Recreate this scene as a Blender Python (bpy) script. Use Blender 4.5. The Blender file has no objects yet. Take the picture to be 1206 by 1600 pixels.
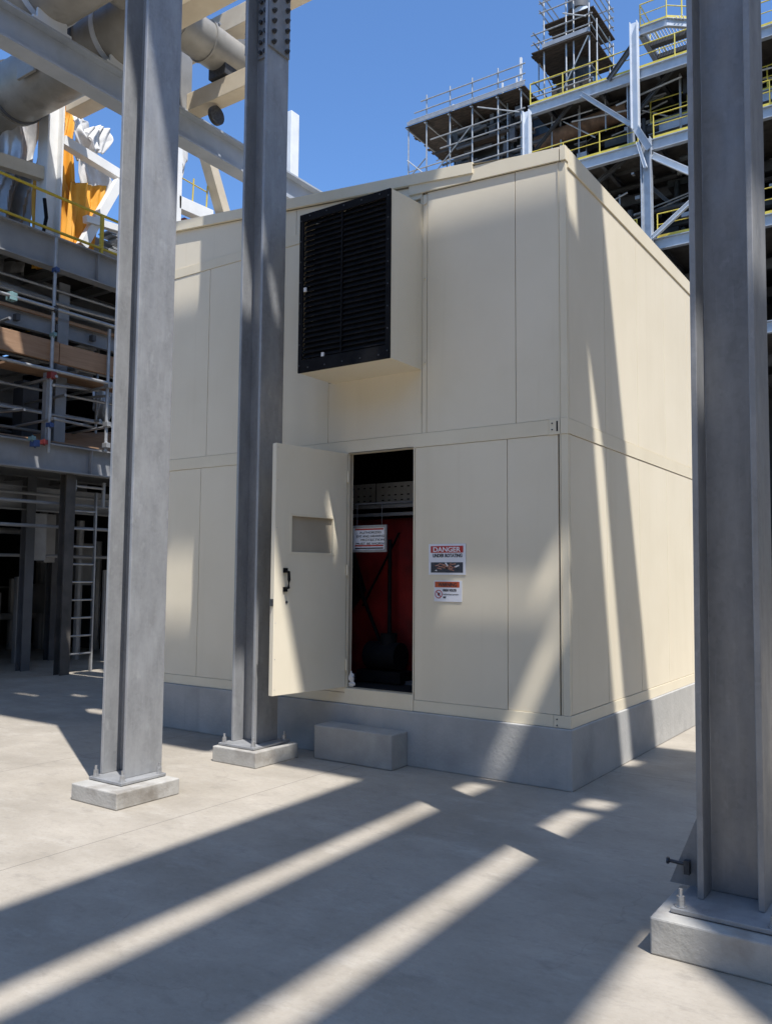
import bpy, math, random
from mathutils import Vector, Matrix

random.seed(7)
scene = bpy.context.scene
COL = scene.collection

# ------------------------------------------------------------------ camera (solved from the building's edges)
F_PX, W_PX, H_PX = 1306.85, 1206.0, 1600.0
YAW, PITCH, ROLL = -0.60270, 0.07616, 0.00739
CAM = Vector((2.481, -6.0815, 1.6))
fw = Vector((math.sin(YAW) * math.cos(PITCH), math.cos(YAW) * math.cos(PITCH), math.sin(PITCH)))
rt0 = Vector((math.cos(YAW), -math.sin(YAW), 0))
up0 = rt0.cross(fw)
RT = rt0 * math.cos(ROLL) + up0 * math.sin(ROLL)
UP = -rt0 * math.sin(ROLL) + up0 * math.cos(ROLL)
cam_d = bpy.data.cameras.new('camera')
cam = bpy.data.objects.new('camera', cam_d)
COL.objects.link(cam)
m = Matrix((RT, UP, -fw)).transposed().to_4x4()
m.translation = CAM
cam.matrix_world = m
cam_d.sensor_fit = 'VERTICAL'
cam_d.sensor_height = 36.0
cam_d.lens = 36.0 * F_PX / H_PX
cam_d.clip_end = 3000
cam_d.clip_start = 0.05
scene.camera = cam


def ray(px, py):
    return RT * (px - W_PX / 2) + UP * (H_PX / 2 - py) + fw * F_PX


def onX(px, py, x):
    d = ray(px, py)
    return CAM + d * ((x - CAM.x) / d.x)


def onY(px, py, y):
    d = ray(px, py)
    return CAM + d * ((y - CAM.y) / d.y)


def onZ(px, py, z):
    d = ray(px, py)
    return CAM + d * ((z - CAM.z) / d.z)


# ------------------------------------------------------------------ materials
def new_mat(name):
    mt = bpy.data.materials.new(name)
    mt.use_nodes = True
    nt = mt.node_tree
    return mt, nt, nt.nodes['Principled BSDF']


def noise_mat(name, c1, c2, scale=4.0, rough=0.6, metal=0.0, bump=0.0, bscale=60.0, stretch=(1, 1, 1), detail=6.0,
              lo=0.35, hi=0.65, c3=None, s3=0.8, lo3=.55, hi3=.75, rvar=0.0, ior=1.45, streak=None):
    mt, nt, b = new_mat(name)
    N, L = nt.nodes, nt.links
    tc = N.new('ShaderNodeTexCoord')
    mp = N.new('ShaderNodeMapping')
    mp.inputs['Scale'].default_value = stretch
    L.new(tc.outputs['Object'], mp.inputs['Vector'])
    n1 = N.new('ShaderNodeTexNoise')
    n1.inputs['Scale'].default_value = scale
    n1.inputs['Detail'].default_value = detail
    n1.inputs['Roughness'].default_value = 0.6
    L.new(mp.outputs[0], n1.inputs['Vector'])
    mr = N.new('ShaderNodeMapRange')
    mr.inputs['From Min'].default_value = lo
    mr.inputs['From Max'].default_value = hi
    L.new(n1.outputs['Fac'], mr.inputs['Value'])
    mx = N.new('ShaderNodeMix')
    mx.data_type = 'RGBA'
    mx.inputs['A'].default_value = (*c1, 1)
    mx.inputs['B'].default_value = (*c2, 1)
    L.new(mr.outputs[0], mx.inputs['Factor'])
    out = mx.outputs['Result']
    if c3:
        n3 = N.new('ShaderNodeTexNoise')
        n3.inputs['Scale'].default_value = s3
        n3.inputs['Detail'].default_value = 5
        L.new(tc.outputs['Object'], n3.inputs['Vector'])
        m3 = N.new('ShaderNodeMapRange')
        m3.inputs['From Min'].default_value = lo3
        m3.inputs['From Max'].default_value = hi3
        L.new(n3.outputs['Fac'], m3.inputs['Value'])
        x3 = N.new('ShaderNodeMix')
        x3.data_type = 'RGBA'
        L.new(m3.outputs[0], x3.inputs['Factor'])
        L.new(out, x3.inputs['A'])
        x3.inputs['B'].default_value = (*c3, 1)
        out = x3.outputs['Result']
    if streak:
        for sc_, st_, l_, h_, k_ in ((3.2, (1, 1, .06), .56, .82, .30), (14, (1, 1, .05), .60, .82, .22), (2.0, (1, 1, 1), .58, .8, .16)):
            mp5 = N.new('ShaderNodeMapping'); mp5.inputs['Scale'].default_value = st_; mp5.inputs['Location'].default_value = (sc_, 2, 5)
            L.new(tc.outputs['Object'], mp5.inputs[0])
            n5 = N.new('ShaderNodeTexNoise'); n5.inputs['Scale'].default_value = sc_; n5.inputs['Detail'].default_value = 6
            L.new(mp5.outputs[0], n5.inputs['Vector'])
            m5 = N.new('ShaderNodeMapRange'); m5.inputs['From Min'].default_value = l_; m5.inputs['From Max'].default_value = h_; m5.inputs['To Max'].default_value = k_
            L.new(n5.outputs['Fac'], m5.inputs['Value'])
            x5 = N.new('ShaderNodeMix'); x5.data_type = 'RGBA'
            L.new(m5.outputs[0], x5.inputs['Factor']); L.new(out, x5.inputs['A'])
            x5.inputs['B'].default_value = (*streak, 1)
            out = x5.outputs['Result']
    L.new(out, b.inputs['Base Color'])
    b.inputs['Roughness'].default_value = rough
    b.inputs['Metallic'].default_value = metal
    b.inputs['IOR'].default_value = ior
    if rvar:
        rr = N.new('ShaderNodeMapRange')
        rr.inputs['To Min'].default_value = rough - rvar
        rr.inputs['To Max'].default_value = rough + rvar
        L.new(n1.outputs['Fac'], rr.inputs['Value'])
        L.new(rr.outputs[0], b.inputs['Roughness'])
    if bump:
        nb = N.new('ShaderNodeTexNoise')
        nb.inputs['Scale'].default_value = bscale
        nb.inputs['Detail'].default_value = 4
        L.new(mp.outputs[0], nb.inputs['Vector'])
        bp = N.new('ShaderNodeBump')
        bp.inputs['Strength'].default_value = bump
        bp.inputs['Distance'].default_value = 0.01
        L.new(nb.outputs['Fac'], bp.inputs['Height'])
        L.new(bp.outputs[0], b.inputs['Normal'])
    return mt


def ground_mat():
    mt, nt, b = new_mat('poured_concrete_slab')
    N, L = nt.nodes, nt.links
    tc = N.new('ShaderNodeTexCoord')

    def noise(scale, detail=6, rough=.6, stretch=(1, 1, 1), lo=.3, hi=.7, off=(0, 0, 0)):
        mp = N.new('ShaderNodeMapping')
        mp.inputs['Scale'].default_value = stretch
        mp.inputs['Location'].default_value = off
        L.new(tc.outputs['Object'], mp.inputs[0])
        n = N.new('ShaderNodeTexNoise')
        n.inputs['Scale'].default_value = scale
        n.inputs['Detail'].default_value = detail
        n.inputs['Roughness'].default_value = rough
        L.new(mp.outputs[0], n.inputs['Vector'])
        r = N.new('ShaderNodeMapRange')
        r.inputs['From Min'].default_value = lo
        r.inputs['From Max'].default_value = hi
        L.new(n.outputs['Fac'], r.inputs['Value'])
        return r.outputs[0]

    def mix(a, bcol, f, blend='MIX', fs=1.0):
        x = N.new('ShaderNodeMix')
        x.data_type = 'RGBA'
        x.blend_type = blend
        if isinstance(a, tuple):
            x.inputs['A'].default_value = (*a, 1)
        else:
            L.new(a, x.inputs['A'])
        if isinstance(bcol, tuple):
            x.inputs['B'].default_value = (*bcol, 1)
        else:
            L.new(bcol, x.inputs['B'])
        mm = N.new('ShaderNodeMath')
        mm.operation = 'MULTIPLY'
        mm.inputs[1].default_value = fs
        if isinstance(f, float):
            mm.inputs[0].default_value = f
        else:
            L.new(f, mm.inputs[0])
        L.new(mm.outputs[0], x.inputs['Factor'])
        return x.outputs['Result']

    c = mix((.29, .255, .204), (.40, .355, .292), noise(1.5, 8, .66, (1, 1.35, 1)))
    c = mix(c, (.225, .196, .155), noise(.55, 6, .6, (1, 1, 1), .50, .74, (3, 7, 0)), 'MIX', .85)
    c = mix(c, (.46, .42, .36), noise(2.4, 7, .7, (.8, 1.7, 1), .54, .76, (9, 1, 0)), 'MIX', .6)
    c = mix(c, (.20, .178, .15), noise(5.0, 8, .72, (.85, 1.5, 1), .55, .78, (2, 5, 0)), 'MIX', .75)
    c = mix(c, (.22, .205, .185), noise(95, 3, .6, (1, 1, 1), .62, .75), 'MIX', .35)
    c = mix(c, (.20, .175, .14), noise(26, 5, .7, (1, 1.6, 1), .50, .74, (4, 4, 0)), 'MIX', .30)
    c = mix(c, (.47, .43, .37), noise(40, 4, .7, (1, 1, 1), .56, .76, (8, 3, 0)), 'MIX', .28)
    # hairline cracks and a few oil drips
    vo = N.new('ShaderNodeTexVoronoi'); vo.feature = 'DISTANCE_TO_EDGE'; vo.inputs['Scale'].default_value = .38
    nd = N.new('ShaderNodeTexNoise'); nd.inputs['Scale'].default_value = 1.6; nd.inputs['Detail'].default_value = 5
    L.new(tc.outputs['Object'], nd.inputs['Vector'])
    va = N.new('ShaderNodeVectorMath'); va.operation = 'MULTIPLY_ADD'; va.inputs[1].default_value = (.9, .9, 0)
    L.new(nd.outputs['Color'], va.inputs[0]); L.new(tc.outputs['Object'], va.inputs[2])
    L.new(va.outputs[0], vo.inputs['Vector'])
    lt = N.new('ShaderNodeMath'); lt.operation = 'LESS_THAN'; lt.inputs[1].default_value = .0016
    L.new(vo.outputs['Distance'], lt.inputs[0])
    brk = noise(.8, 3, .6, (1, 1, 1), .48, .56, (11, 4, 0))
    mk = N.new('ShaderNodeMath'); mk.operation = 'MULTIPLY'; L.new(lt.outputs[0], mk.inputs[0]); L.new(brk, mk.inputs[1])
    c = mix(c, (.13, .11, .09), mk.outputs[0], 'MIX', .16)
    vs_ = N.new('ShaderNodeTexVoronoi'); vs_.inputs['Scale'].default_value = 1.7
    L.new(tc.outputs['Object'], vs_.inputs['Vector'])
    r1 = N.new('ShaderNodeMapRange'); r1.inputs['From Min'].default_value = .06; r1.inputs['From Max'].default_value = .03
    L.new(vs_.outputs['Distance'], r1.inputs['Value'])
    bw_ = N.new('ShaderNodeRGBToBW'); L.new(vs_.outputs['Color'], bw_.inputs[0])
    g1 = N.new('ShaderNodeMath'); g1.operation = 'GREATER_THAN'; g1.inputs[1].default_value = .62; L.new(bw_.outputs[0], g1.inputs[0])
    g2 = N.new('ShaderNodeMath'); g2.operation = 'MULTIPLY'; L.new(g1.outputs[0], g2.inputs[0]); L.new(r1.outputs[0], g2.inputs[1])
    c = mix(c, (.14, .12, .10), g2.outputs[0], 'MIX', .3)
    # saw cut joints
    sx = N.new('ShaderNodeSeparateXYZ')
    L.new(tc.outputs['Object'], sx.inputs[0])

    def joint(sock, period, off, half):
        a = N.new('ShaderNodeMath'); a.operation = 'ADD'; a.inputs[1].default_value = off
        L.new(sock, a.inputs[0])
        p = N.new('ShaderNodeMath'); p.operation = 'PINGPONG'; p.inputs[1].default_value = period / 2
        L.new(a.outputs[0], p.inputs[0])
        l = N.new('ShaderNodeMath'); l.operation = 'LESS_THAN'; l.inputs[1].default_value = half
        L.new(p.outputs[0], l.inputs[0])
        return l.outputs[0]
    j1 = joint(sx.outputs['X'], 9.0, 1.85, .0035)
    j3 = joint(sx.outputs['X'], 9.0, 3.97, .0035)
    j2 = joint(sx.outputs['Y'], 6.0, 5.2, .0035)
    mxm = N.new('ShaderNodeMath'); mxm.operation = 'MAXIMUM'
    L.new(j1, mxm.inputs[0]); L.new(j2, mxm.inputs[1])
    mx3 = N.new('ShaderNodeMath'); mx3.operation = 'MAXIMUM'
    L.new(mxm.outputs[0], mx3.inputs[0]); L.new(j3, mx3.inputs[1])
    mxm = mx3
    c = mix(c, (.13, .115, .10), mxm.outputs[0], 'MIX', .75)
    L.new(c, b.inputs['Base Color'])
    b.inputs['Roughness'].default_value = .78
    nb = noise(70, 5, .65, (1, 1, 1), 0, 1)
    nb2 = noise(6, 4, .6, (1, 1, 1), 0, 1)
    ad = N.new('ShaderNodeMath'); ad.operation = 'MULTIPLY_ADD'; ad.inputs[1].default_value = 3.0
    L.new(nb2, ad.inputs[0]); L.new(nb, ad.inputs[2])
    bp = N.new('ShaderNodeBump')
    bp.inputs['Strength'].default_value = .22
    bp.inputs['Distance'].default_value = .006
    L.new(ad.outputs[0], bp.inputs['Height'])
    L.new(bp.outputs[0], b.inputs['Normal'])
    return mt


def galv_mat(name, base, rough):
    mt, nt, b = new_mat(name)
    N, L = nt.nodes, nt.links
    tc = N.new('ShaderNodeTexCoord')

    def nz(scale, st, lo, hi, off=(0, 0, 0), det=6, rg=.62):
        mp = N.new('ShaderNodeMapping')
        mp.inputs['Scale'].default_value = st
        mp.inputs['Location'].default_value = off
        L.new(tc.outputs['Object'], mp.inputs[0])
        n = N.new('ShaderNodeTexNoise')
        n.inputs['Scale'].default_value = scale
        n.inputs['Detail'].default_value = det
        n.inputs['Roughness'].default_value = rg
        L.new(mp.outputs[0], n.inputs['Vector'])
        r = N.new('ShaderNodeMapRange')
        r.inputs['From Min'].default_value = lo
        r.inputs['From Max'].default_value = hi
        L.new(n.outputs['Fac'], r.inputs['Value'])
        return r.outputs[0]

    def mix(a, c, f, k):
        x = N.new('ShaderNodeMix'); x.data_type = 'RGBA'
        if isinstance(a, tuple): x.inputs['A'].default_value = (*a, 1)
        else: L.new(a, x.inputs['A'])
        x.inputs['B'].default_value = (*c, 1)
        m_ = N.new('ShaderNodeMath'); m_.operation = 'MULTIPLY'; m_.inputs[1].default_value = k
        L.new(f, m_.inputs[0]); L.new(m_.outputs[0], x.inputs['Factor'])
        return x.outputs['Result']
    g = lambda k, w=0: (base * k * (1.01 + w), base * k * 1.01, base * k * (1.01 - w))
    c = mix(g(.76), g(1.18), nz(7, (1, 1, .35), .3, .7), 1)
    c = mix(c, g(.62), nz(3.5, (1, 1, .22), .55, .8, (3, 1, 0)), .85)
    c = mix(c, g(1.45), nz(11, (1, 1, .6), .6, .78, (7, 2, 4)), .75)
    c = mix(c, g(1.35), nz(55, (1, 1, .05), .58, .8, (1, 8, 4), 3), .45)
    c = mix(c, g(.6, .08), nz(30, (1, 1, .12), .62, .85, (5, 3, 4), 4), .5)
    vo = N.new('ShaderNodeTexVoronoi'); vo.inputs['Scale'].default_value = 45
    L.new(tc.outputs['Object'], vo.inputs['Vector'])
    bw = N.new('ShaderNodeRGBToBW'); L.new(vo.outputs['Color'], bw.inputs[0])
    c = mix(c, g(1.3), bw.outputs[0], .30)
    L.new(c, b.inputs['Base Color'])
    b.inputs['Metallic'].default_value = .35
    rr = N.new('ShaderNodeMapRange')
    rr.inputs['To Min'].default_value = rough - .14
    rr.inputs['To Max'].default_value = rough + .16
    L.new(nz(9, (1, 1, .4), .25, .75, (2, 2, 2)), rr.inputs['Value'])
    L.new(rr.outputs[0], b.inputs['Roughness'])
    bp = N.new('ShaderNodeBump'); bp.inputs['Strength'].default_value = .12; bp.inputs['Distance'].default_value = .004
    L.new(nz(24, (1, 1, .5), 0, 1), bp.inputs['Height'])
    L.new(bp.outputs[0], b.inputs['Normal'])
    return mt


M = {}
M['ground'] = ground_mat()
M['cream'] = noise_mat('cream_painted_sheet', (.735, .65, .49), (.775, .69, .53), 1.1, .42, 0, .16, 1.6, c3=(.69, .605, .445), s3=.5, lo3=.5, hi3=.9, streak=(.59, .505, .345))
M['cream_trim'] = noise_mat('cream_painted_trim', (.715, .63, .465), (.76, .675, .505), 2.5, .42, 0, .04, 4.0)
M['joint'] = noise_mat('dark_joint_sealant', (.36, .30, .215), (.44, .37, .27), 8, .8)
M['plinth'] = noise_mat('grey_plinth_concrete', (.37, .36, .335), (.45, .435, .405), 2.2, .8, 0, .3, 35, c3=(.27, .265, .255), s3=1.6, lo3=.5, hi3=.75, streak=(.22, .21, .195))
M['footing'] = noise_mat('pale_footing_concrete', (.36, .345, .31), (.43, .41, .375), 5, .8, 0, .3, 50, c3=(.20, .175, .145), s3=3.6, lo3=.52, hi3=.74, streak=(.2, .18, .15))
M['step'] = noise_mat('cast_concrete_step', (.33, .315, .285), (.39, .375, .34), 4, .82, 0, .3, 50, c3=(.27, .255, .23), s3=2.6, lo3=.5, hi3=.75)
M['galv'] = galv_mat('galvanized_steel', .315, .5)
M['galv_dark'] = galv_mat('darker_galvanized_steel', .25, .5)  # same galvanized finish with a darker base
M['bolt'] = noise_mat('zinc_bolt', (.35, .35, .35), (.5, .5, .5), 30, .4, .7)
M['bolt_dark'] = noise_mat('dark_bolt', (.05, .05, .055), (.10, .10, .10), 30, .5, .5)
M['black'] = noise_mat('black_coated_metal', (.006, .006, .007), (.012, .012, .013), 8, .7, ior=1.2)
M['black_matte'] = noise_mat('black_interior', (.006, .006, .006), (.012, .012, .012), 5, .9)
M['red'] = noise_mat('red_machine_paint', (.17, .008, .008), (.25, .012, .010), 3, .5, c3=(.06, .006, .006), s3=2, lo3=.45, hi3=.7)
M['white'] = noise_mat('white_paint', (.72, .71, .68), (.80, .79, .76), 3, .5, c3=(.6, .58, .53), s3=2, lo3=.6, hi3=.85)
M['beige'] = noise_mat('beige_painted_steel', (.55, .46, .33), (.63, .54, .40), 3, .5)
M['pipe'] = noise_mat('grey_insulated_pipe', (.25, .235, .205), (.33, .31, .275), 2.2, .45, .1, .05, 8, c3=(.18, .165, .14), s3=3, lo3=.55, hi3=.75)
M['steel'] = noise_mat('grey_painted_steel', (.36, .39, .43), (.44, .47, .51), 2, .5, .15, c3=(.27, .28, .29), s3=1.5, lo3=.6, hi3=.8)
M['steel_dark'] = noise_mat('dark_grey_steel', (.07, .072, .076), (.12, .12, .125), 2, .6)
M['steel_white'] = noise_mat('pale_painted_steel', (.60, .63, .67), (.68, .70, .73), 2, .5, c3=(.5, .5, .5), s3=1.4, lo3=.6, hi3=.8)
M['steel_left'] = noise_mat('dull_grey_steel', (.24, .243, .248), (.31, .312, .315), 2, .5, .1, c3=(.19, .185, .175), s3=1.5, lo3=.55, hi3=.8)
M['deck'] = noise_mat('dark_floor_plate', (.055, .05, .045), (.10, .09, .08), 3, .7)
M['clutter'] = noise_mat('dark_clutter_and_shade', (.02, .02, .02), (.06, .058, .055), 1.2, .6)  # near-black tone also paints the shade inside the left frame
M['clutter_pale'] = noise_mat('pale_cladding', (.28, .28, .28), (.42, .41, .40), 1.6, .4, .3)  # paler grey for part of the clutter and panels
M['yellow'] = noise_mat('yellow_rail_paint', (.56, .44, .06), (.66, .53, .08), 4, .5, c3=(.40, .31, .08), s3=2.5, lo3=.55, hi3=.75)
M['yellow_dull'] = noise_mat('worn_yellow_rail_paint', (.50, .37, .03), (.58, .44, .05), 6, .5)
M['tube'] = noise_mat('scaffold_tube', (.33, .33, .33), (.45, .45, .44), 6, .45, .5)
M['wood'] = noise_mat('brown_timber', (.26, .15, .085), (.38, .235, .14), 3, .8, 0, .2, 30, stretch=(4, .5, 8), lo=.3, hi=.7)
M['wood_dark'] = noise_mat('brown_scaffold_board', (.03, .025, .02), (.075, .055, .042), 3, .85, stretch=(1, 3, 3))
M['wood_rust'] = noise_mat('rusty_brown_metal', (.15, .085, .05), (.26, .15, .09), 2.5, .8, 0, .2, 8, c3=(.08, .05, .035), s3=1.5, lo3=.5, hi3=.7)
M['orange'] = noise_mat('orange_tarpaulin', (.74, .33, .03), (.82, .42, .05), 2.5, .6, 0, .25, 4)
M['foil'] = noise_mat('silver_insulation_foil', (.55, .56, .58), (.75, .75, .75), 4, .35, .4, .8, 6)
M['cloth_white'] = noise_mat('white_wrap', (.62, .60, .57), (.75, .74, .72), 3, .7, 0, .25, 5)
M['sign_white'] = noise_mat('white_sign_face', (.72, .72, .75), (.76, .76, .78), 6, .35)
M['sign_red'] = noise_mat('red_sign_band', (.42, .03, .03), (.48, .045, .035), 10, .35)
M['sign_orange'] = noise_mat('rust_red_sign_band', (.45, .07, .025), (.52, .10, .03), 10, .35)
M['sign_ink'] = noise_mat('black_sign_print', (.02, .02, .025), (.035, .035, .04), 10, .4)
M['sign_photo'] = noise_mat('dark_sign_picture', (.02, .025, .035), (.05, .055, .07), 25, .4)
M['sign_skin'] = noise_mat('sign_picture_shapes', (.45, .17, .10), (.55, .30, .22), 25, .4)
M['blue'] = noise_mat('blue_tape', (.03, .06, .16), (.05, .09, .22), 10, .5)
M['red_tag'] = noise_mat('red_clamp', (.20, .03, .03), (.26, .05, .04), 10, .5)
M['teal'] = noise_mat('teal_clamp', (.14, .24, .25), (.2, .32, .32), 10, .5)


M['glass'] = noise_mat('opaque_tan_window_pane', (.36, .31, .235), (.40, .35, .27), 2, .18)  # opaque tan stands in for the shaded wall seen through the glass

# ------------------------------------------------------------------ mesh builder


class MB:
    def __init__(self):
        self.v, self.f = [], []

    def add(self, vs, fs):
        o = len(self.v)
        self.v += [Vector(p) for p in vs]
        self.f += [tuple(i + o for i in f) for f in fs]
        return self

    def box(self, a, b):
        x0, y0, z0 = (min(a[i], b[i]) for i in range(3))
        x1, y1, z1 = (max(a[i], b[i]) for i in range(3))
        return self.add([(x0, y0, z0), (x1, y0, z0), (x1, y1, z0), (x0, y1, z0), (x0, y0, z1), (x1, y0, z1), (x1, y1, z1), (x0, y1, z1)],
                        [(0, 3, 2, 1), (4, 5, 6, 7), (0, 1, 5, 4), (1, 2, 6, 5), (2, 3, 7, 6), (3, 0, 4, 7)])

    def prism(self, pts, ax, c0, c1):
        """polygon pts (2D) extruded along axis ax from c0 to c1 ; 2D coords are the other two axes in order"""
        def mk(p, c):
            if ax == 0: return (c, p[0], p[1])
            if ax == 1: return (p[0], c, p[1])
            return (p[0], p[1], c)
        n = len(pts)
        area = sum(pts[i][0] * pts[(i + 1) % n][1] - pts[(i + 1) % n][0] * pts[i][1] for i in range(n))
        if (area < 0) != (ax == 1):
            pts = pts[::-1]
        if c1 < c0: c0, c1 = c1, c0
        vs = [mk(p, c0) for p in pts] + [mk(p, c1) for p in pts]
        fs = [tuple(range(n - 1, -1, -1)), tuple(range(n, 2 * n))]
        fs += [(i, (i + 1) % n, n + (i + 1) % n, n + i) for i in range(n)]
        return self.add(vs, fs)

    def frame(self, d, upv):
        d = Vector(d).normalized()
        u = Vector(upv)
        s = d.cross(u)
        if s.length < 1e-4:
            s = d.cross(Vector((1, 0, 0)))
        s.normalize()
        u = s.cross(d).normalized()
        return d, s, u

    def bar(self, a, b, w, h, upv=(0, 0, 1)):
        a, b = Vector(a), Vector(b)
        d, s, u = self.frame(b - a, upv)
        q = [s * (-w / 2) + u * (-h / 2), s * (w / 2) + u * (-h / 2), s * (w / 2) + u * (h / 2), s * (-w / 2) + u * (h / 2)]
        return self.add([a + p for p in q] + [b + p for p in q], [(3, 2, 1, 0), (4, 5, 6, 7), (0, 1, 5, 4), (1, 2, 6, 5), (2, 3, 7, 6), (3, 0, 4, 7)])

    def ibeam(self, a, b, h, w, tf=.02, tw=.014, upv=(0, 0, 1)):
        a, b = Vector(a), Vector(b)
        d, s, u = self.frame(b - a, upv)
        W, Hh, t, e = w / 2, h / 2, tf, tw / 2
        prof = [(-W, -Hh), (W, -Hh), (W, -Hh + t), (e, -Hh + t), (e, Hh - t), (W, Hh - t), (W, Hh), (-W, Hh), (-W, Hh - t), (-e, Hh - t), (-e, -Hh + t), (-W, -Hh + t)]
        q = [s * p[0] + u * p[1] for p in prof]
        n = 12
        vs = [a + p for p in q] + [b + p for p in q]
        caps = [(0, 1, 2, 3, 10, 11), (3, 4, 9, 10), (4, 5, 6, 7, 8, 9)]
        fs = [c[::-1] for c in caps] + [tuple(i + n for i in c) for c in caps]
        fs += [(i, (i + 1) % n, n + (i + 1) % n, n + i) for i in range(n)]
        return self.add(vs, fs)

    def tube(self, a, b, r, n=8, r2=None, caps=True):
        a, b = Vector(a), Vector(b)
        d, s, u = self.frame(b - a, (0, 0, 1))
        r2 = r if r2 is None else r2
        vs = [a + (s * math.cos(2 * math.pi * i / n) + u * math.sin(2 * math.pi * i / n)) * r for i in range(n)]
        vs += [b + (s * math.cos(2 * math.pi * i / n) + u * math.sin(2 * math.pi * i / n)) * r2 for i in range(n)]
        fs = [(i, (i + 1) % n, n + (i + 1) % n, n + i) for i in range(n)]
        if caps:
            fs += [tuple(range(n - 1, -1, -1)), tuple(range(n, 2 * n))]
        return self.add(vs, fs)

    def path(self, pts, r, n=12):
        pts = [Vector(p) for p in pts]
        rings = []
        for i, p in enumerate(pts):
            d = (pts[min(i + 1, len(pts) - 1)] - pts[max(i - 1, 0)])
            _, s, u = self.frame(d, (0.13, 0.21, 1))
            rings.append([p + (s * math.cos(2 * math.pi * k / n) + u * math.sin(2 * math.pi * k / n)) * r for k in range(n)])
        vs = [q for rg in rings for q in rg]
        fs = []
        for j in range(len(rings) - 1):
            for k in range(n):
                fs.append((j * n + k, j * n + (k + 1) % n, (j + 1) * n + (k + 1) % n, (j + 1) * n + k))
        e = (len(rings) - 1) * n
        fs += [tuple(range(n - 1, -1, -1)), tuple(range(e, e + n))]
        return self.add(vs, fs)

    def gridsolid(self, xs, zs, keep, c0, c1, ax):
        """cells of a grid (keep(i,j)) as one solid with holes, thickness c0..c1 along ax"""
        def mk(p, q, c):
            if ax == 1: return (p, c, q)
            if ax == 2: return (p, q, c)
            return (c, p, q)
        nx, nz = len(xs) - 1, len(zs) - 1
        idx = {}

        def vid(i, j, c):
            k = (i, j, c)
            if k not in idx:
                idx[k] = len(self.v)
                self.v.append(Vector(mk(xs[i], zs[j], c1 if c else c0)))
            return idx[k]
        K = lambda i, j: 0 <= i < nx and 0 <= j < nz and keep(i, j)
        for i in range(nx):
            for j in range(nz):
                if not K(i, j): continue
                a = [vid(i, j, 0), vid(i + 1, j, 0), vid(i + 1, j + 1, 0), vid(i, j + 1, 0)]
                b = [vid(i, j, 1), vid(i + 1, j, 1), vid(i + 1, j + 1, 1), vid(i, j + 1, 1)]
                self.f += [tuple(a[::-1]), tuple(b)]
                for (di, dj, p, q) in ((0, -1, 0, 1), (1, 0, 1, 2), (0, 1, 2, 3), (-1, 0, 3, 0)):
                    if not K(i + di, j + dj):
                        self.f.append((a[p], a[q], b[q], b[p]))
        return self

    def xf(self, fn):
        self.v = [Vector(fn(p)) for p in self.v]
        return self


def finish(name, mb, mat, parent=None, bevel=0, smooth=False, fixn=True):
    me = bpy.data.meshes.new(name)
    org = parent['_o'] if parent is not None and '_o' in parent else None
    base = Vector((0, 0, 0))
    p = parent
    while p is not None:
        base += p.location
        p = p.parent
    me.from_pydata([tuple(v - base) for v in mb.v], [], mb.f)
    me.update()
    if fixn:
        import bmesh
        bm = bmesh.new()
        bm.from_mesh(me)
        bmesh.ops.recalc_face_normals(bm, faces=bm.faces)
        bm.to_mesh(me)
        bm.free()
    me.materials.append(mat)
    o = bpy.data.objects.new(name, me)
    COL.objects.link(o)
    if parent is not None:
        o.parent = parent
    if smooth:
        for pl in me.polygons: pl.use_smooth = True
        try:
            me.set_sharp_from_angle(angle=math.radians(40))
        except Exception:
            pass
    if bevel:
        bv = o.modifiers.new('bevel', 'BEVEL')
        bv.width = bevel
        bv.segments = 2
        bv.limit_method = 'ANGLE'
    return o


def thing(name, label, cat, loc=(0, 0, 0), group=None):
    o = bpy.data.objects.new(name, None)
    o.empty_display_size = .2
    o.location = loc
    COL.objects.link(o)
    o['label'] = label
    o['category'] = cat
    if group: o['group'] = group
    return o


def tag(o, label, cat, group=None):
    o['label'] = label
    o['category'] = cat
    if group: o['group'] = group
    return o


def recenter(o):
    """put a single-mesh thing's origin at its base centre"""
    me = o.data
    xs = [v.co for v in me.vertices]
    c = Vector(((min(p.x for p in xs) + max(p.x for p in xs)) / 2, (min(p.y for p in xs) + max(p.y for p in xs)) / 2, min(p.z for p in xs)))
    for v in me.vertices: v.co -= c
    o.location += c
    return o


def solo(name, mb, mat, label, cat, group=None, **k):
    return recenter(tag(finish(name, mb, mat, None, **k), label, cat, group))


def text_mesh(s, size, extr=.0008, align='LEFT', bold=0.0):
    cu = bpy.data.curves.new('t', 'FONT')
    cu.body = s
    cu.size = size
    cu.extrude = extr
    cu.align_x = align
    cu.offset = bold
    ob = bpy.data.objects.new('t', cu)
    COL.objects.link(ob)
    dg = bpy.context.evaluated_depsgraph_get()
    dg.update()
    me = bpy.data.meshes.new_from_object(ob.evaluated_get(dg))
    vs = [v.co.copy() for v in me.vertices]
    fs = [tuple(p.vertices) for p in me.polygons]
    bpy.data.objects.remove(ob)
    bpy.data.curves.remove(cu)
    bpy.data.meshes.remove(me)
    return vs, fs


def add_text(mb, s, x, z, y, size, width=None, bold=0.0):
    """text standing in an XZ plane facing -Y; (x,z) lower-left; width: squeeze to it"""
    vs, fs = text_mesh(s, size, bold=bold)
    if not vs: return
    x0 = min(v.x for v in vs); x1 = max(v.x for v in vs)
    k = (width / (x1 - x0)) if width else 1
    mb.add([(x + (v.x - x0) * k, y - v.z, z + v.y) for v in vs], fs)


def hexnut(mb, c, axis, r, h):
    c = Vector(c); a = Vector(axis)
    mb.tube(c, c + a * h, r, 6)


# ================================================================== GROUND
g = MB().add([(-160, -60, 0), (120, -60, 0), (120, 260, 0), (-160, 260, 0)], [(0, 1, 2, 3)])
go = finish('ground', g, M['ground'], fixn=False)
go['kind'] = 'structure'

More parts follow.
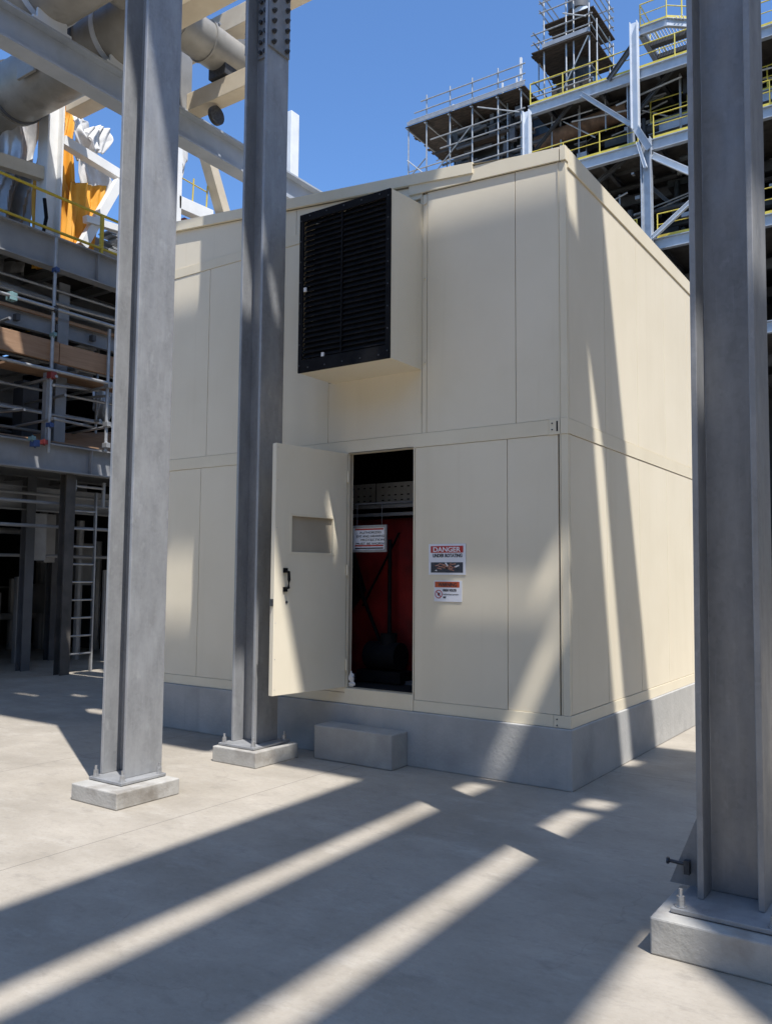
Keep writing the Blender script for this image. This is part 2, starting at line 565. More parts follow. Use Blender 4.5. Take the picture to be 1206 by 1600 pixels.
# ================================================================== ENCLOSURE
B = thing('equipment_enclosure', 'cream panelled equipment enclosure with an open door and a big louvre hood', 'building', (-2.5, 2.5, 0))
XL, YB = -5.0, 4.9
PT = .455  # plinth top
finish('plinth', MB().box((XL - .03, -.035, 0), (.025, YB + .03, PT)), M['plinth'], B, bevel=.008)


def rooftop(x):
    return 5.01 + (.107 * -x if x > -.8 else .0856 + .1005 * (-x - .8))


# backing shell (joint colour shows in the seams) with the door and hood openings
xs = [XL + .02, -2.30, -2.12, -1.405, -1.36, -.02]
zs = [PT, .60, 2.725, 3.43, 4.80, 4.95]
shell = MB().gridsolid(xs, zs, lambda i, j: not (i == 2 and j == 1) and not (i in (1, 2, 3) and j == 3), .022, .05, 1)
finish('front_shell', shell, M['joint'], B)
finish('gable_shell', MB().prism([(XL + .02, 4.951), (-.02, 4.951), (-.02, 4.97), (-.79, 5.04), (XL + .02, 5.46)], 1, .022, .05), M['joint'], B)
finish('side_shell', MB().box((-.05, .051, PT), (-.022, YB - .02, 4.97)), M['joint'], B)
finish('back_wall', MB().box((XL + .051, YB - .05, PT), (-.051, YB - .021, 4.97)), M['cream'], B)
finish('left_wall', MB().prism([(.0, PT), (YB, PT), (YB, 5.42), (0.0, 5.42)], 0, XL, XL + .019), M['cream'], B)
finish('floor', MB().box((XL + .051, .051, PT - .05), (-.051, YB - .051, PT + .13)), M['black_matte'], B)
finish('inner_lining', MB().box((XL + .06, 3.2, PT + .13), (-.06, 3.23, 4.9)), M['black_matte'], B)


def panel(x0, x1, z0, z1, side=False, y=0.0, th=.02, top=None):
    gp = .004 if side else .0025
    mb = MB()
    if side:
        mb.box((-y - th, x0 + gp, z0 + gp), (-y, x1 - gp, z1 - gp))
    elif top:
        mb.prism([(x0 + gp, z0 + gp), (x1 - gp, z0 + gp), (x1 - gp, top(x1) - gp), (x0 + gp, top(x0) - gp)], 1, y, y + th)
    else:
        mb.box((x0 + gp, y, z0 + gp), (x1 - gp, y + th, z1 - gp))
    return finish('wall_panel', mb, M['cream'], B, bevel=.002)


# front face, lower storey
Z0, Z1, Z2, Z3 = .55, 2.713, 2.832, 4.84
for a, b in ((XL, -4.06), (-4.06, -3.1), (-3.1, -2.135)):
    panel(a, b, Z0, Z1)
for a, b in ((-1.402, -.52), (-.52, -.08)):
    panel(a, b, Z0, Z1)
# upper storey
for a, b in ((XL, -3.99), (-3.99, -3.1), (-3.1, -2.37)):
    panel(a, b, Z2, Z3)
panel(-2.37, -1.336, Z2, 3.40)
panel(-1.336, -1.286, Z2, 4.965)
botR = lambda x: 4.905 + .055 * -x
panel(-1.286, -.44, Z2, 0, top=botR)
panel(-.44, -.058, Z2, 0, top=botR)
# gable panels above the left band
botL = lambda x: rooftop(x) - .098
panel(XL, -2.8, 4.94, 0, top=botL)
panel(-2.8, -1.336, 4.94, 0, top=botL)
# side face
SS = [.035, .84, 1.72, 2.60, 3.48, 4.2, YB]
for a, b in zip(SS[:-1], SS[1:]):
    panel(a, b, Z0, Z1, True)
    panel(a, b, Z2, 4.855, True)


def trim(name, mb, mat='cream_trim', bev=.002):
    return finish(name, mb, M[mat], B, bevel=bev)


trim('base_rail', MB().box((XL, -.006, PT + .002), (-2.135, .02, Z0)))
trim('base_rail', MB().box((-1.402, -.006, PT + .002), (-.135, .02, Z0)))
trim('door_sill', MB().box((-2.133, -.012, PT + .002), (-1.404, .06, .592)))
trim('base_rail', MB().box((-.02, .0, PT + .002), (.006, YB, Z0)))
trim('corner_bracket', MB().box((-.132, -.009, PT + .003), (.006, .0, Z0)))
trim('mid_rail', MB().box((XL, -.006, Z1), (-.155, .02, Z2)))
trim('mid_rail', MB().box((-.02, .0, Z1), (.006, YB, Z2)))
br = trim('corner_bracket', MB().box((-.152, -.012, Z1 - .002), (-.062, .0, Z2 + .004)))
for zc in (2.75, 2.80):
    finish('bolt', MB().tube((-.125, -.012, zc), (-.125, -.018, zc), .006), M['bolt_dark'], br)
for zc in (.475, .52):
    finish('bolt', MB().tube((-.105, -.009, zc), (-.105, -.014, zc), .006), M['bolt_dark'], B)
finish('slot', MB().box((-.09, -.0145, 2.735), (-.078, -.0122, 2.815)), M['black'], br)
trim('corner_bracket', MB().box((-.058, -.012, Z1 - .002), (.0058, .0, Z2 + .004)))
trim('left_band', MB().box((XL, -.006, Z3), (-2.34, .02, 4.94)))
trim('corner_post', MB().box((-.058, -.004, Z0 + .002), (-.0, .034, Z1 - .003)))
trim('corner_post', MB().box((-.058, -.004, Z2 + .006), (-.0, .034, 4.90)))
trim('corner_bead', MB().box((-.066, -.008, Z2 + .006), (-.0585, .0, 4.905)), bev=0)
trim('corner_bead', MB().box((-.066, -.008, Z0 + .002), (-.0585, .0, Z1 - .003)), bev=0)
trim('panel_bead', MB().box((-1.345, -.012, 3.0), (-1.335, -.0005, 4.97)), bev=0)
for zc, rs in ((4.88, .014), (3.45, .012), (4.2, .009)):
    finish('screw', MB().tube((-1.31, 0, zc), (-1.31, -.012, zc), rs), M['cream_trim'], B)
for xx in (-2.13, -1.412):
    trim('door_frame', MB().box((xx, -.008 if xx > -2 else .0, .594), (xx + .009, .07, 2.722)), bev=0)
trim('door_frame', MB().box((-2.12, -.006, 2.7135), (-1.4135, .07, 2.7225)), bev=0)
# fascias
tl = lambda x: rooftop(x)
trim('fascia', MB().prism([(XL - .03, tl(XL) - .1), (-.82, tl(-.82) - .085), (-.82, tl(-.82) + .012), (XL - .03, tl(XL) + .01)], 1, -.035, -.002))
trim('fascia', MB().prism([(-1.47, 4.988), (-.047, 4.909), (-.047, 5.02), (-.79, 5.077), (-1.47, 5.10)], 1, -.020, -.0005))
trim('fascia', MB().prism([(-.040, 4.905), (.008, 4.903), (.008, 5.02), (-.040, 5.025)], 1, -.024, .034))
trim('fascia', MB().prism([(.035, 4.86), (YB, 4.86), (YB, 5.0), (.035, 5.015)], 0, -.02, .012))
rf = MB()
rf.add([(XL - .03, -.03, tl(XL) - .004), (-.8, -.03, tl(-.8) - .004), (0.0, -.0, 5.005), (0.0, YB, 5.0), (-.8, YB, tl(-.8) - .004), (XL - .03, YB, tl(XL) - .004)],
       [(0, 1, 4, 5), (1, 2, 3, 4)])
finish('roof', rf, M['cream'], B)

# louvre hood
HX0, HX1, HY, HZ0, HZ1 = -2.325, -1.338, -.5, 3.393, 4.835
hd = MB()
t = .012
hd.box((HX0, HY + .02, HZ0), (HX1, .02, HZ0 + t))
hd.box((HX0, HY + .02, HZ0 + t), (HX0 + t, .02, HZ1))
hd.prism([(HY + .02, HZ0 + t), (.02, HZ0 + t), (.02, HZ1 + .045), (HY + .02, HZ1)], 0, HX1 - t, HX1)
hd.prism([(HY + .02, HZ1 - t), (.02, HZ1 + .045 - t), (.02, HZ1 + .045), (HY + .02, HZ1)], 0, HX0 + .0125, HX1 - .0125)
hood = finish('louvre_hood', hd, M['cream'], B)
fr = MB().gridsolid([HX0, HX0 + .045, HX1 - .045, HX1], [HZ0 - .004, HZ0 + .11, HZ1 - .07, HZ1], lambda i, j: (i, j) != (1, 1), HY, HY + .019, 1)
frame_o = finish('louvre_frame', fr, M['black'], hood, bevel=.003)
bl = MB()
zz = HZ0 + .125
xm = (HX0 + HX1) / 2 - .02
while zz < HZ1 - .09:
    for (a, b) in ((HX0 + .046, xm - .012), (xm + .012, HX1 - .046)):
        bl.add([(a, HY + .012, zz), (b, HY + .012, zz), (b, HY + .05, zz + .056), (a, HY + .05, zz + .056),
                (a, HY + .015, zz - .004), (b, HY + .015, zz - .004), (b, HY + .053, zz + .052), (a, HY + .053, zz + .052)],
               [(0, 1, 2, 3), (7, 6, 5, 4), (0, 4, 5, 1), (3, 2, 6, 7), (0, 3, 7, 4), (1, 5, 6, 2)])
    zz += .0465
finish('louvre_blades', bl, M['black'], hood)
finish('mullion', MB().box((xm - .006, HY + .008, HZ0 + .11), (xm + .006, HY + .05, HZ1 - .07)), M['black'], hood)
finish('backing', MB().box((HX0 + .013, HY + .2, HZ0 + .013), (HX1 - .013, HY + .21, HZ1 - .015)), M['black_matte'], hood)
bpos = []
for k in range(8):
    zc = HZ0 + .06 + k * (HZ1 - HZ0 - .12) / 7
    bpos += [(HX0 + .02, zc), (HX1 - .02, zc)]
for k in range(5):
    bpos += [(HX0 + .12 + k * .19, HZ0 + .035), (HX0 + .12 + k * .19, HZ1 - .03)]
for xc, zc in bpos:
    finish('bolt', MB().tube((xc, HY, zc), (xc, HY - .006, zc), .007, 6), M['bolt_dark'], frame_o)
finish('latch_tab', MB().box((HX0 + .06, HY - .004, 4.12), (HX0 + .085, HY + .012, 4.155)), M['cloth_white'], frame_o)
finish('latch_tab', MB().box((HX0 + .27, HY - .004, HZ0 + .11), (HX0 + .295, HY + .01, HZ0 + .145)), M['cloth_white'], frame_o)

# open door leaf
HP = Vector((-2.128, -.012, 0))
dd = Vector((-.128, -.85, 0)).normalized()          # along the leaf, away from the hinge
dn = Vector((-dd.y, dd.x, 0))                       # towards +X (visible face)
if dn.x < 0: dn = -dn
LW, LT, LZ0, LZ1 = .835, .05, .60, 2.715
s0, s1, w0, w1 = .165, .66, 1.79, 2.115
leaf = MB().gridsolid([0, s0, s1, LW], [LZ0, w0, w1, LZ1], lambda i, j: (i, j) != (1, 1), -LT, 0, 1)


def L2W(p):
    q = HP + dd * p.x + dn * p.y
    return (q.x, q.y, p.z)


door = finish('door', leaf.xf(L2W), M['cream'], B, bevel=.003)
wf = MB().gridsolid([s0 - .012, s0 + .008, s1 - .008, s1 + .012], [w0 - .012, w0 + .008, w1 - .008, w1 + .012], lambda i, j: (i, j) != (1, 1), -LT - .004, .003, 1)
win = finish('window', MB().box((s0 + .004, -.032, w0 + .004), (s1 - .004, -.026, w1 - .004)).xf(L2W), M['glass'], door)
finish('window_frame', wf.xf(L2W), M['cream_trim'], win)
hx = .72
hm = MB()
hm.path([(hx, .0, 1.635), (hx, .05, 1.625), (hx, .055, 1.56), (hx, .05, 1.495), (hx, .0, 1.485)], .013, 8)
hm.box((hx - .022, .001, 1.62), (hx + .022, .012, 1.66)).box((hx - .022, .001, 1.46), (hx + .022, .012, 1.50))
finish('handle', hm.xf(L2W), M['black'], door)
finish('lock', MB().tube((.70, 0, 1.372), (.70, .006, 1.372), .012, 10).xf(L2W), M['bolt_dark'], door)
finish('latch', MB().box((LW - .002, -.044, 1.34), (LW + .012, -.008, 1.40)).xf(L2W), M['bolt_dark'], door)
for zc in (.8, 1.65, 2.5):
    finish('hinge', MB().tube((.0, .012, zc - .05), (.0, .012, zc + .05), .010, 8).xf(L2W), M['cream_trim'], door)
for zc in (.65, .9, 1.2, 2.0, 2.4, 2.68):
    finish('screw', MB().tube((LW - .02, 0, zc), (LW - .02, .002, zc), .004, 6).xf(L2W), M['bolt'], door)

# inside of the enclosure
IN = thing('machine', 'dark red machine skid standing inside the open doorway', 'machine', (-2.3, 1.2, .585))
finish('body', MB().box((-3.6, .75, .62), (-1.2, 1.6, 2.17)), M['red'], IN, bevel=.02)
finish('cover', MB().prism([(-2.75, 1.1), (-2.45, 1.45), (-2.62, 1.9), (-3.1, 1.95)], 1, .70, .749), M['black'], IN)
finish('strut', MB().bar((-2.62, .66, 1.78), (-2.18, .62, .95), .022, .03, (0, 1, 0)), M['black'], IN)
finish('strut', MB().bar((-2.45, .69, 1.30), (-2.02, .69, 2.02), .012, .02, (0, 1, 0)), M['black'], IN)
finish('exhaust_stack', MB().tube((-2.08, .62, .95), (-2.08, .62, 1.95), .02, 12), M['black'], IN, smooth=True)
finish('pump', MB().tube((-2.28, .58, .84), (-1.92, .58, .84), .13, 16).tube((-2.06, .58, .9), (-2.06, .58, 1.05), .08, 12).box((-2.35, .46, .60), (-1.85, .70, .70)), M['black'], IN, smooth=True)
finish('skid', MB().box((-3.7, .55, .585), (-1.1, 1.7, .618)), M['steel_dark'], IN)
FR = thing('perforated_rack', 'dusty perforated steel rack above the red machine in the doorway', 'rack', (-2.2, .8, 2.2))
pr_ = MB()
pr_.box((-3.6, .72, 2.30), (-2.335, .735, 2.52)).box((-2.315, .72, 2.30), (-1.2, .735, 2.52))
finish('panel', pr_, M['galv'], FR)
hl = MB()
for k in range(26):
    for zc in (2.34, 2.39, 2.47):
        xx = -3.3 + k * .075
        if -2.37 < xx < -2.29: continue
        hl.box((xx, .7165, zc), (xx + .028, .7185, zc + .012))
finish('slots', hl, M['black'], FR)
finish('rail', MB().box((-3.6, .66, 2.265), (-1.2, .74, 2.296)), M['galv'], FR)
finish('rail', MB().box((-3.6, .64, 2.185), (-1.2, .70, 2.215)), M['steel_left'], FR)
for xx in (-3.5, -1.35):
    finish('post', MB().box((xx, .75, 2.0), (xx + .05, .80, 2.6)), M['steel_dark'], FR)

# sign hanging in the doorway
SY = .16
a_, b_ = onY(551, 823, SY), onY(603, 861, SY)
SG = thing('notice_board', 'framed white notice with red and black print hanging in the open doorway', 'sign', (a_.x, SY, b_.z))
x0, x1, z0, z1 = a_.x, b_.x, b_.z, a_.z
finish('board', MB().box((x0, SY, z0), (x1, SY + .006, z1)), M['sign_white'], SG)
finish('frame', MB().gridsolid([x0 - .008, x0 + .014, x1 - .014, x1 + .008], [z0 - .008, z0 + .014, z1 - .014, z1 + .008], lambda i, j: (i, j) != (1, 1), SY - .008, SY + .008, 1), M['galv'], SG)
rb = MB()
rb.box((x0 + .03, SY - .002, z1 - .035), (x1 - .03, SY - .0005, z1 - .022))
rb.box((x0 + .03, SY - .002, z0 + .045), (x1 - .03, SY - .0005, z0 + .058))
finish('red_print', rb, M['sign_red'], SG)
tb = MB()
hgt = (z1 - z0)
add_text(tb, 'AUTHORIZED', x0 + .085, z1 - .068, SY - .002, .028, .24)
add_text(tb, 'EYE AND HEARING', x0 + .05, z1 - .102, SY - .002, .028, .31)
add_text(tb, 'PROTECTION', x0 + .10, z1 - .136, SY - .002, .028, .26)
add_text(tb, 'MUST BE WORN', x0 + .045, z1 - .170, SY - .002, .028, .31)
tb.box((x0 + .03, SY - .002, z0 + .022), (x1 - .03, SY - .0005, z0 + .034))
finish('black_print', tb, M['sign_ink'], SG)
hk = MB().tube((x0 + .05, SY + .003, z1), (x0 + .05, SY + .003, 2.26), .003, 6).tube((x1 - .05, SY + .003, z1), (x1 - .05, SY + .003, 2.26), .003, 6).tube((-2.7, SY + .003, 2.262), (-1.5, SY + .003, 2.262), .006, 6)
finish('hanger', hk, M['steel_dark'], SG)

# wall signs ---------------------------------------------------------------
D = thing('danger_sign', 'larger white sign with red header and dark picture on the cream wall', 'sign', (-1.08, -.002, 1.61), 'warning signs beside the doorway')
x0, x1, z0, z1 = -1.255, -.899, 1.612, 1.872
yb = -.0065
finish('board', MB().box((x0, yb, z0), (x1, -.0005, z1)), M['sign_white'], D, bevel=.001)
q = yb - .0005
finish('header', MB().box((x0 + .02, q - .0006, z1 - .075), (x1 - .022, q, z1 - .018)), M['sign_red'], D)
tb = MB(); add_text(tb, 'DANGER', x0 + .045, z1 - .066, q - .0014, .055, .265, .0012)
finish('header_text', tb, M['sign_white'], D)
tb = MB(); add_text(tb, 'UNDER ROTATING', x0 + .04, z1 - .112, q - .0008, .040, .285, .0014)
finish('text', tb, M['sign_ink'], D)
finish('picture', MB().box((x0 + .022, q - .0006, z0 + .018), (x1 - .024, q, z0 + .105)), M['sign_photo'], D)
pk = MB()
cx, cz = (x0 + x1) / 2 - .015, z0 + .065
rnd = random.Random(3)
for k in range(14):
    an = rnd.uniform(0, 6.28); ln = rnd.uniform(.015, .05); ox = rnd.uniform(-.08, .09); oz = rnd.uniform(-.022, .022)
    p = Vector((cx + ox, q - .0012, cz + oz)); dv = Vector((math.cos(an) * ln * 1.6, 0, math.sin(an) * ln * .35))
    pk.bar(p - dv, p + dv, .007, .001, (0, 1, 0))
finish('picture_shapes', pk, M['sign_skin'], D)
pk = MB()
pk.prism([(cx - .005, cz + .035), (cx + .02, cz + .005), (cx + .03, cz + .01), (cx + .008, cz + .038)], 1, q - .0018, q - .0007)
pk.prism([(cx + .09, cz + .005), (cx + .13, cz + .02), (cx + .135, cz + .01), (cx + .10, cz - .004)], 1, q - .0018, q - .0007)
pk.prism([(cx - .10, cz - .03), (cx - .085, cz - .022), (cx - .08, cz - .035)], 1, q - .0018, q - .0007)
finish('picture_highlights', pk, M['sign_white'], D)

W = thing('warning_sign', 'smaller white label with a rust red header and round prohibition symbol', 'sign', (-1.066, -.002, 1.39), 'warning signs beside the doorway')
x0, x1, z0, z1 = -1.201, -.934, 1.388, 1.563
finish('board', MB().box((x0, yb, z0), (x1, -.0005, z1)), M['sign_white'], W, bevel=.001)
finish('header', MB().box((x0 + .008, q - .0006, z1 - .056), (x1 - .022, q, z1 - .008)), M['sign_orange'], W)
tb = MB(); add_text(tb, 'WARNING', x0 + .04, z1 - .048, q - .0014, .044, .18, .0008)
add_text(tb, 'HIGH VOLTS', x0 + .085, z1 - .088, q - .0008, .026, .13, .0014)
add_text(tb, 'Authorized person', x0 + .085, z1 - .118, q - .0008, .016, .15)
add_text(tb, 'ONLY', x0 + .088, z1 - .145, q - .0008, .020, .03, .001)
finish('text', tb, M['sign_ink'], W)
rg = MB()
cx, cz, R1, R2, n = x0 + .045, z0 + .062, .036, .029, 28
vs = []
for k in range(n):
    a = 2 * math.pi * k / n
    vs += [(cx + R1 * math.cos(a), q - .0008, cz + R1 * math.sin(a)), (cx + R2 * math.cos(a), q - .0008, cz + R2 * math.sin(a))]
rg.add(vs, [(2 * k, 2 * ((k + 1) % n), 2 * ((k + 1) % n) + 1, 2 * k + 1) for k in range(n)])
rg.bar((cx - .022, q - .0012, cz + .022), (cx + .022, q - .0012, cz - .022), .007, .0006, (0, 1, 0))
finish('prohibition_ring', rg, M['sign_red'], W, fixn=False)
finish('symbol', MB().prism([(cx - .012, cz + .016), (cx + .004, cz + .010), (cx + .014, cz + .014), (cx + .01, cz - .014), (cx - .01, cz - .012)], 1, q - .0006, q), M['sign_ink'], W)

# step, rag
solo('concrete_step', MB().box((-2.265, -.275, 0), (-1.44, -.037, .292)), M['step'], 'plain cast concrete step block below the open doorway', 'step', bevel=.012)


def lump(mb, c, rx, ry, rz, seed, n=10, mlat=7, amp=.35):
    r = random.Random(seed)
    vs, fs = [], []
    for i in range(mlat + 1):
        th = math.pi * i / mlat
        for j in range(n):
            ph = 2 * math.pi * j / n
            k = 1 + r.uniform(-amp, amp)
            vs.append((c[0] + rx * k * math.sin(th) * math.cos(ph), c[1] + ry * k * math.sin(th) * math.sin(ph), c[2] + rz * k * math.cos(th)))
    for i in range(mlat):
        for j in range(n):
            fs.append((i * n + j, i * n + (j + 1) % n, (i + 1) * n + (j + 1) % n, (i + 1) * n + j))
    return mb.add(vs, fs)


rag = lump(lump(MB(), (-2.085, .03, .68), .025, .02, .05, 4), (-2.09, .035, .625), .032, .02, .026, 5)
solo('rag', rag, M['cloth_white'], 'crumpled white rag tucked by the bottom door hinge', 'rag')

# ================================================================== STEEL COLUMNS
def column(label, pad, col, ztop, mat, plate, padz, tilt=(0, 0), splice=None, gusset=False, pm='footing'):
    (px0, px1, py0, py1), (x0, x1, y0, y1) = pad, col
    cx, cy = (x0 + x1) / 2, (y0 + y1) / 2
    T = thing('steel_column', label, 'column', (cx, cy, 0), 'steel columns on concrete footings')
    f = finish('footing', MB().box((px0, py0, 0), (px1, py1, padz)), M[pm], T, bevel=.008)
    (ax0, ax1, ay0, ay1) = plate
    zp = padz + .004
    finish('base_plate', MB().box((ax0, ay0, zp), (ax1, ay1, zp + .02)), M['galv'], T, bevel=.003)
    zb = zp + .0205
    sh = MB()
    tf, tw = .028, .018
    h = ztop
    # section seen from above: flanges face +X / -X, web between
    e = tw / 2
    prof = [(x0, y0), (x0 + tf, y0), (x0 + tf, cy - e), (x1 - tf, cy - e), (x1 - tf, y0), (x1, y0), (x1, y1), (x1 - tf, y1), (x1 - tf, cy + e), (x0 + tf, cy + e), (x0 + tf, y1), (x0, y1)]
    n = 12
    vs = [(p[0], p[1], zb) for p in prof] + [(p[0] + tilt[0] * (h - zb), p[1] + tilt[1] * (h - zb), h) for p in prof]
    caps = [(0, 1, 2, 9, 10, 11), (2, 3, 8, 9), (3, 4, 5, 6, 7, 8)]
    fs = [c[::-1] for c in caps] + [tuple(i + n for i in c) for c in caps] + [(i, (i + 1) % n, n + (i + 1) % n, n + i) for i in range(n)]
    finish('shaft', sh.add(vs, fs), mat, T, bevel=.004)
    for bx, by in ((ax0 + .035, ay0 + .035), (ax1 - .035, ay0 + .035), (ax0 + .035, ay1 - .035), (ax1 - .035, ay1 - .035)):
        bm_ = MB().tube((bx, by, zb), (bx, by, zb + .075), .009, 8)
        bm_.tube((bx, by, zb), (bx, by, zb + .004), .026, 12).tube((bx, by, zb + .004), (bx, by, zb + .028), .019, 6).tube((bx, by, zb + .029), (bx, by, zb + .045), .018, 6)
        finish('anchor_bolt', bm_, M['bolt'], T)
    if splice:
        sp = MB()
        zs0 = splice
        for xx, s in ((x0, -1), (x1, 1)):
            sp.box((xx + s * .001, y0 + .012, zs0), (xx + s * .02, y1 - .012, zs0 + 1.1))
        sp.box((x0 + tf + .012, cy - e - .018, zs0), (x1 - tf - .012, cy - e - .001, zs0 + 1.1))
        so = finish('splice_plate', sp, M['galv_dark'], T)
        bb = MB()
        k = 0
        for i in range(11):
            zc = zs0 + .05 + i * .1
            for yy in (y0 + .06, y1 - .06):
                for xx, s in ((x0, -1), (x1, 1)):
                    bb.tube((xx + s * .02, yy, zc), (xx + s * .045, yy, zc), .022, 6).tube((xx + s * .045, yy, zc), (xx + s * .06, yy, zc), .012, 6)
            for xx in (x0 + .08, (x0 + x1) / 2, x1 - .08):
                bb.tube((xx, cy - e - .018, zc), (xx, cy - e - .04, zc), .02, 6)
        finish('splice_bolts', bb, M['bolt_dark'], so)
    if gusset:
        gg = MB().prism([(x0 - .16, zb), (x0 - .002, zb), (x0 - .002, zb + .32), (x0 - .03, zb + .32)], 1, cy - .008, cy + .008)
        finish('gusset', gg, mat, T)
        hb = MB().tube((x0 - .15, cy - .05, zb + .11), (x0 - .08, cy - .03, zb + .10), .008, 8).tube((x0 - .16, cy - .05, zb + .11), (x0 - .15, cy - .05, zb + .11), .016, 6).box((x0 - .085, cy - .05, zb + .06), (x0 - .06, cy - .02, zb + .12))
        finish('clamp_bolt', hb, M['bolt_dark'], T)
    return T


column('lit galvanized steel column, leftmost, on a low square footing', (-2.79, -2.29, -2.335, -1.78), (-2.785, -2.505, -2.10, -1.765), 15.7, M['galv'], (-2.78, -2.415, -2.20, -1.80), .115)
column('bolted splice steel column in front of the open door leaf, mostly shaded', (-2.895, -2.39, -.875, -.335), (-2.83, -2.56, -.72, -.42), 15.7, M['galv'], (-2.87, -2.46, -.83, -.37), .13, splice=6.42)
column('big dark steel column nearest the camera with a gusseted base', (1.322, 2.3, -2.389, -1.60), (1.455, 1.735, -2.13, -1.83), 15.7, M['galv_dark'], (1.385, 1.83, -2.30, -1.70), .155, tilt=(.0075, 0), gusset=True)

# ================================================================== OVERHEAD PLATFORM (throws the shade; above the frame)
HD = 16.0
SUNX, SUNY = -.46, .25


def dk(u, v):
    return (u - SUNX * HD, v - SUNY * HD)


OP = thing('overhead_shade_platform', 'unseen overhead rack platform, its plates cut to shape the shade on the yard', 'platform', (2, -3, HD))


def plate(pts, name='deck_plate'):
    finish(name, MB().prism([dk(*p) for p in pts], 2, HD, HD + .03), M['wood'], OP)  # brown underside chosen to bounce warm light down


def shr(u, v):
    return (u - .034 * (v + .9), v)


def rect(u0, u1, v0, v1, sh=False):
    p = [(u0, v0), (u1, v0), (u1, v1), (u0, v1)]
    plate([shr(*q) for q in p] if sh else p)


VS = -.65
for (a, b) in ((-1.47, -.74), (-.555, .19), (.385, 1.22)):
    rect(a, b, -4.7, VS - .001, True)
plate([(1.24, VS - .001), (1.26, -2.14), (2.2, -3.09), (2.3, -3.0), (2.3, VS - .001)])
# north part
us = sorted([-.62, -.80, -4.75, -4.55, -4.5, -4.35, -10, -8.0, -7.0, -6.1, -5.6, -5.4, -4.62, -3.4, -3.2, -2.7, -2.42, -1.75, -1.0, -.735, -.545, 0.0, .195, .40, 1.25, 2.3])
vs_ = sorted([.42, .54, VS, -.50, -.38, -.36, -.227, -.14, -.03, .08, .27, .30, .33, .38, .46, .62, .66, .85, 1.06])
OPEN = [(-4.55, -4.35, .42, .54), (-4.75, -4.5, .54, .66), (-3.2, -2.42, VS, -.38), (-.735, -.545, VS, -.227), (-.735, -.545, -.03, .30), (.195, .40, VS, -.50), (.195, .40, -.36, -.14),
        (-1.75, -.62, .33, .38), (-1.0, -.80, .38, .46), (-3.2, -2.7, .30, .38), (-5.4, -4.62, .27, .46),
        (-8.0, -7.0, .46, .62), (-8.0, -7.0, .66, .85), (-6.1, -5.6, .08, .27)]  # openings cut where the lit patches should fall


def keepc(i, j):
    u, v = (us[i] + us[i + 1]) / 2, (vs_[j] + vs_[j + 1]) / 2
    return not any(a < u < b and c < v < d for a, b, c, d in OPEN)


dm = MB().gridsolid(us, vs_, keepc, HD, HD + .03, 2).xf(lambda p: (p.x - SUNX * HD, p.y - SUNY * HD, p.z))
finish('deck_plate', dm, M['wood'], OP)
plate([(-10, 1.0605), (2.3, 1.0605), (2.3, 1.5), (.12, 1.5), (.12, 1.075), (-.22, 1.085), (-1.2, 1.225), (-1.62, 1.318), (-2.03, 1.318), (-2.06, 1.17), (-3.5, 1.165), (-3.5, 1.40), (-6.2, 1.40), (-6.2, 1.12), (-7.0, 1.12), (-7.0, 1.40), (-10, 1.40)])
plate([(-10, 1.4005), (-3.5, 1.4005), (-2.2, 1.40), (-2.02, 1.34), (-2.0, 1.3185), (-1.62, 1.3185), (-1.2, 1.425), (-.22, 1.34), (.119, 1.32), (.119, 1.5), (2.3, 1.5005), (2.3, 2.03), (-10, 2.03)])
for v in (.7, 1.75):
    a = dk(-9.8, v); b = dk(2.2, v)
    finish('support_beam', MB().ibeam((a[0], a[1], HD - .21), (b[0], b[1], HD - .21), .4, .2), M['galv_dark'], OP)

H2 = 14.0  # unseen platform added to shade the left frame and rack pipes
U2 = thing('added_shade_platform', 'unseen platform added to shade the left frame', 'platform', (-5, -1, H2))


def rect2(u0, u1, v0, v1):
    finish('deck_plate', MB().prism([(u - SUNX * H2, v - SUNY * H2) for u, v in ((u0, v0), (u1, v0), (u1, v1), (u0, v1))], 2, H2, H2 + .03), M['wood'], U2)


rect2(-10.6, -9.7, -1.2, 3.7)
rect2(-15.5, -10.61, -1.2, 1.5)
rect2(-15.5, -12.3, 1.501, 3.4)
rect2(-12.3, -10.61, 1.501, 2.0)
rect2(-12.3, -10.61, 2.28, 3.36)
rect2(-13.1, -10.61, 3.58, 4.6)
# ================================================================== PIPE RACK AT UPPER LEFT
GX = -6.5
gb = thing('rack_beam', 'long galvanized I beam running back above the enclosure roof', 'beam', (GX, 2, 8.0))
finish('beam', MB().ibeam((GX, -4.5, 7.98), (GX, 5.6, 7.98), .44, .26, .03, .016), M['steel'], gb)
finish('support_post', MB().ibeam((GX, 5.4, 0), (GX, 5.4, 7.75), .3, .3), M['steel'], gb)
finish('support_post', MB().ibeam((GX, -4.2, 0), (GX, -4.2, 7.75), .3, .3), M['steel'], gb)
finish('hanger_post', MB().ibeam((GX, 1.72, 8.205), (GX, 1.72, 9.9), .2, .2, upv=(1, 0, 0)), M['steel_left'], gb)
finish('top_strip', MB().box((GX - .12, 1.9, 8.205), (GX - .09, 3.0, 8.33)), M['steel_white'], gb)


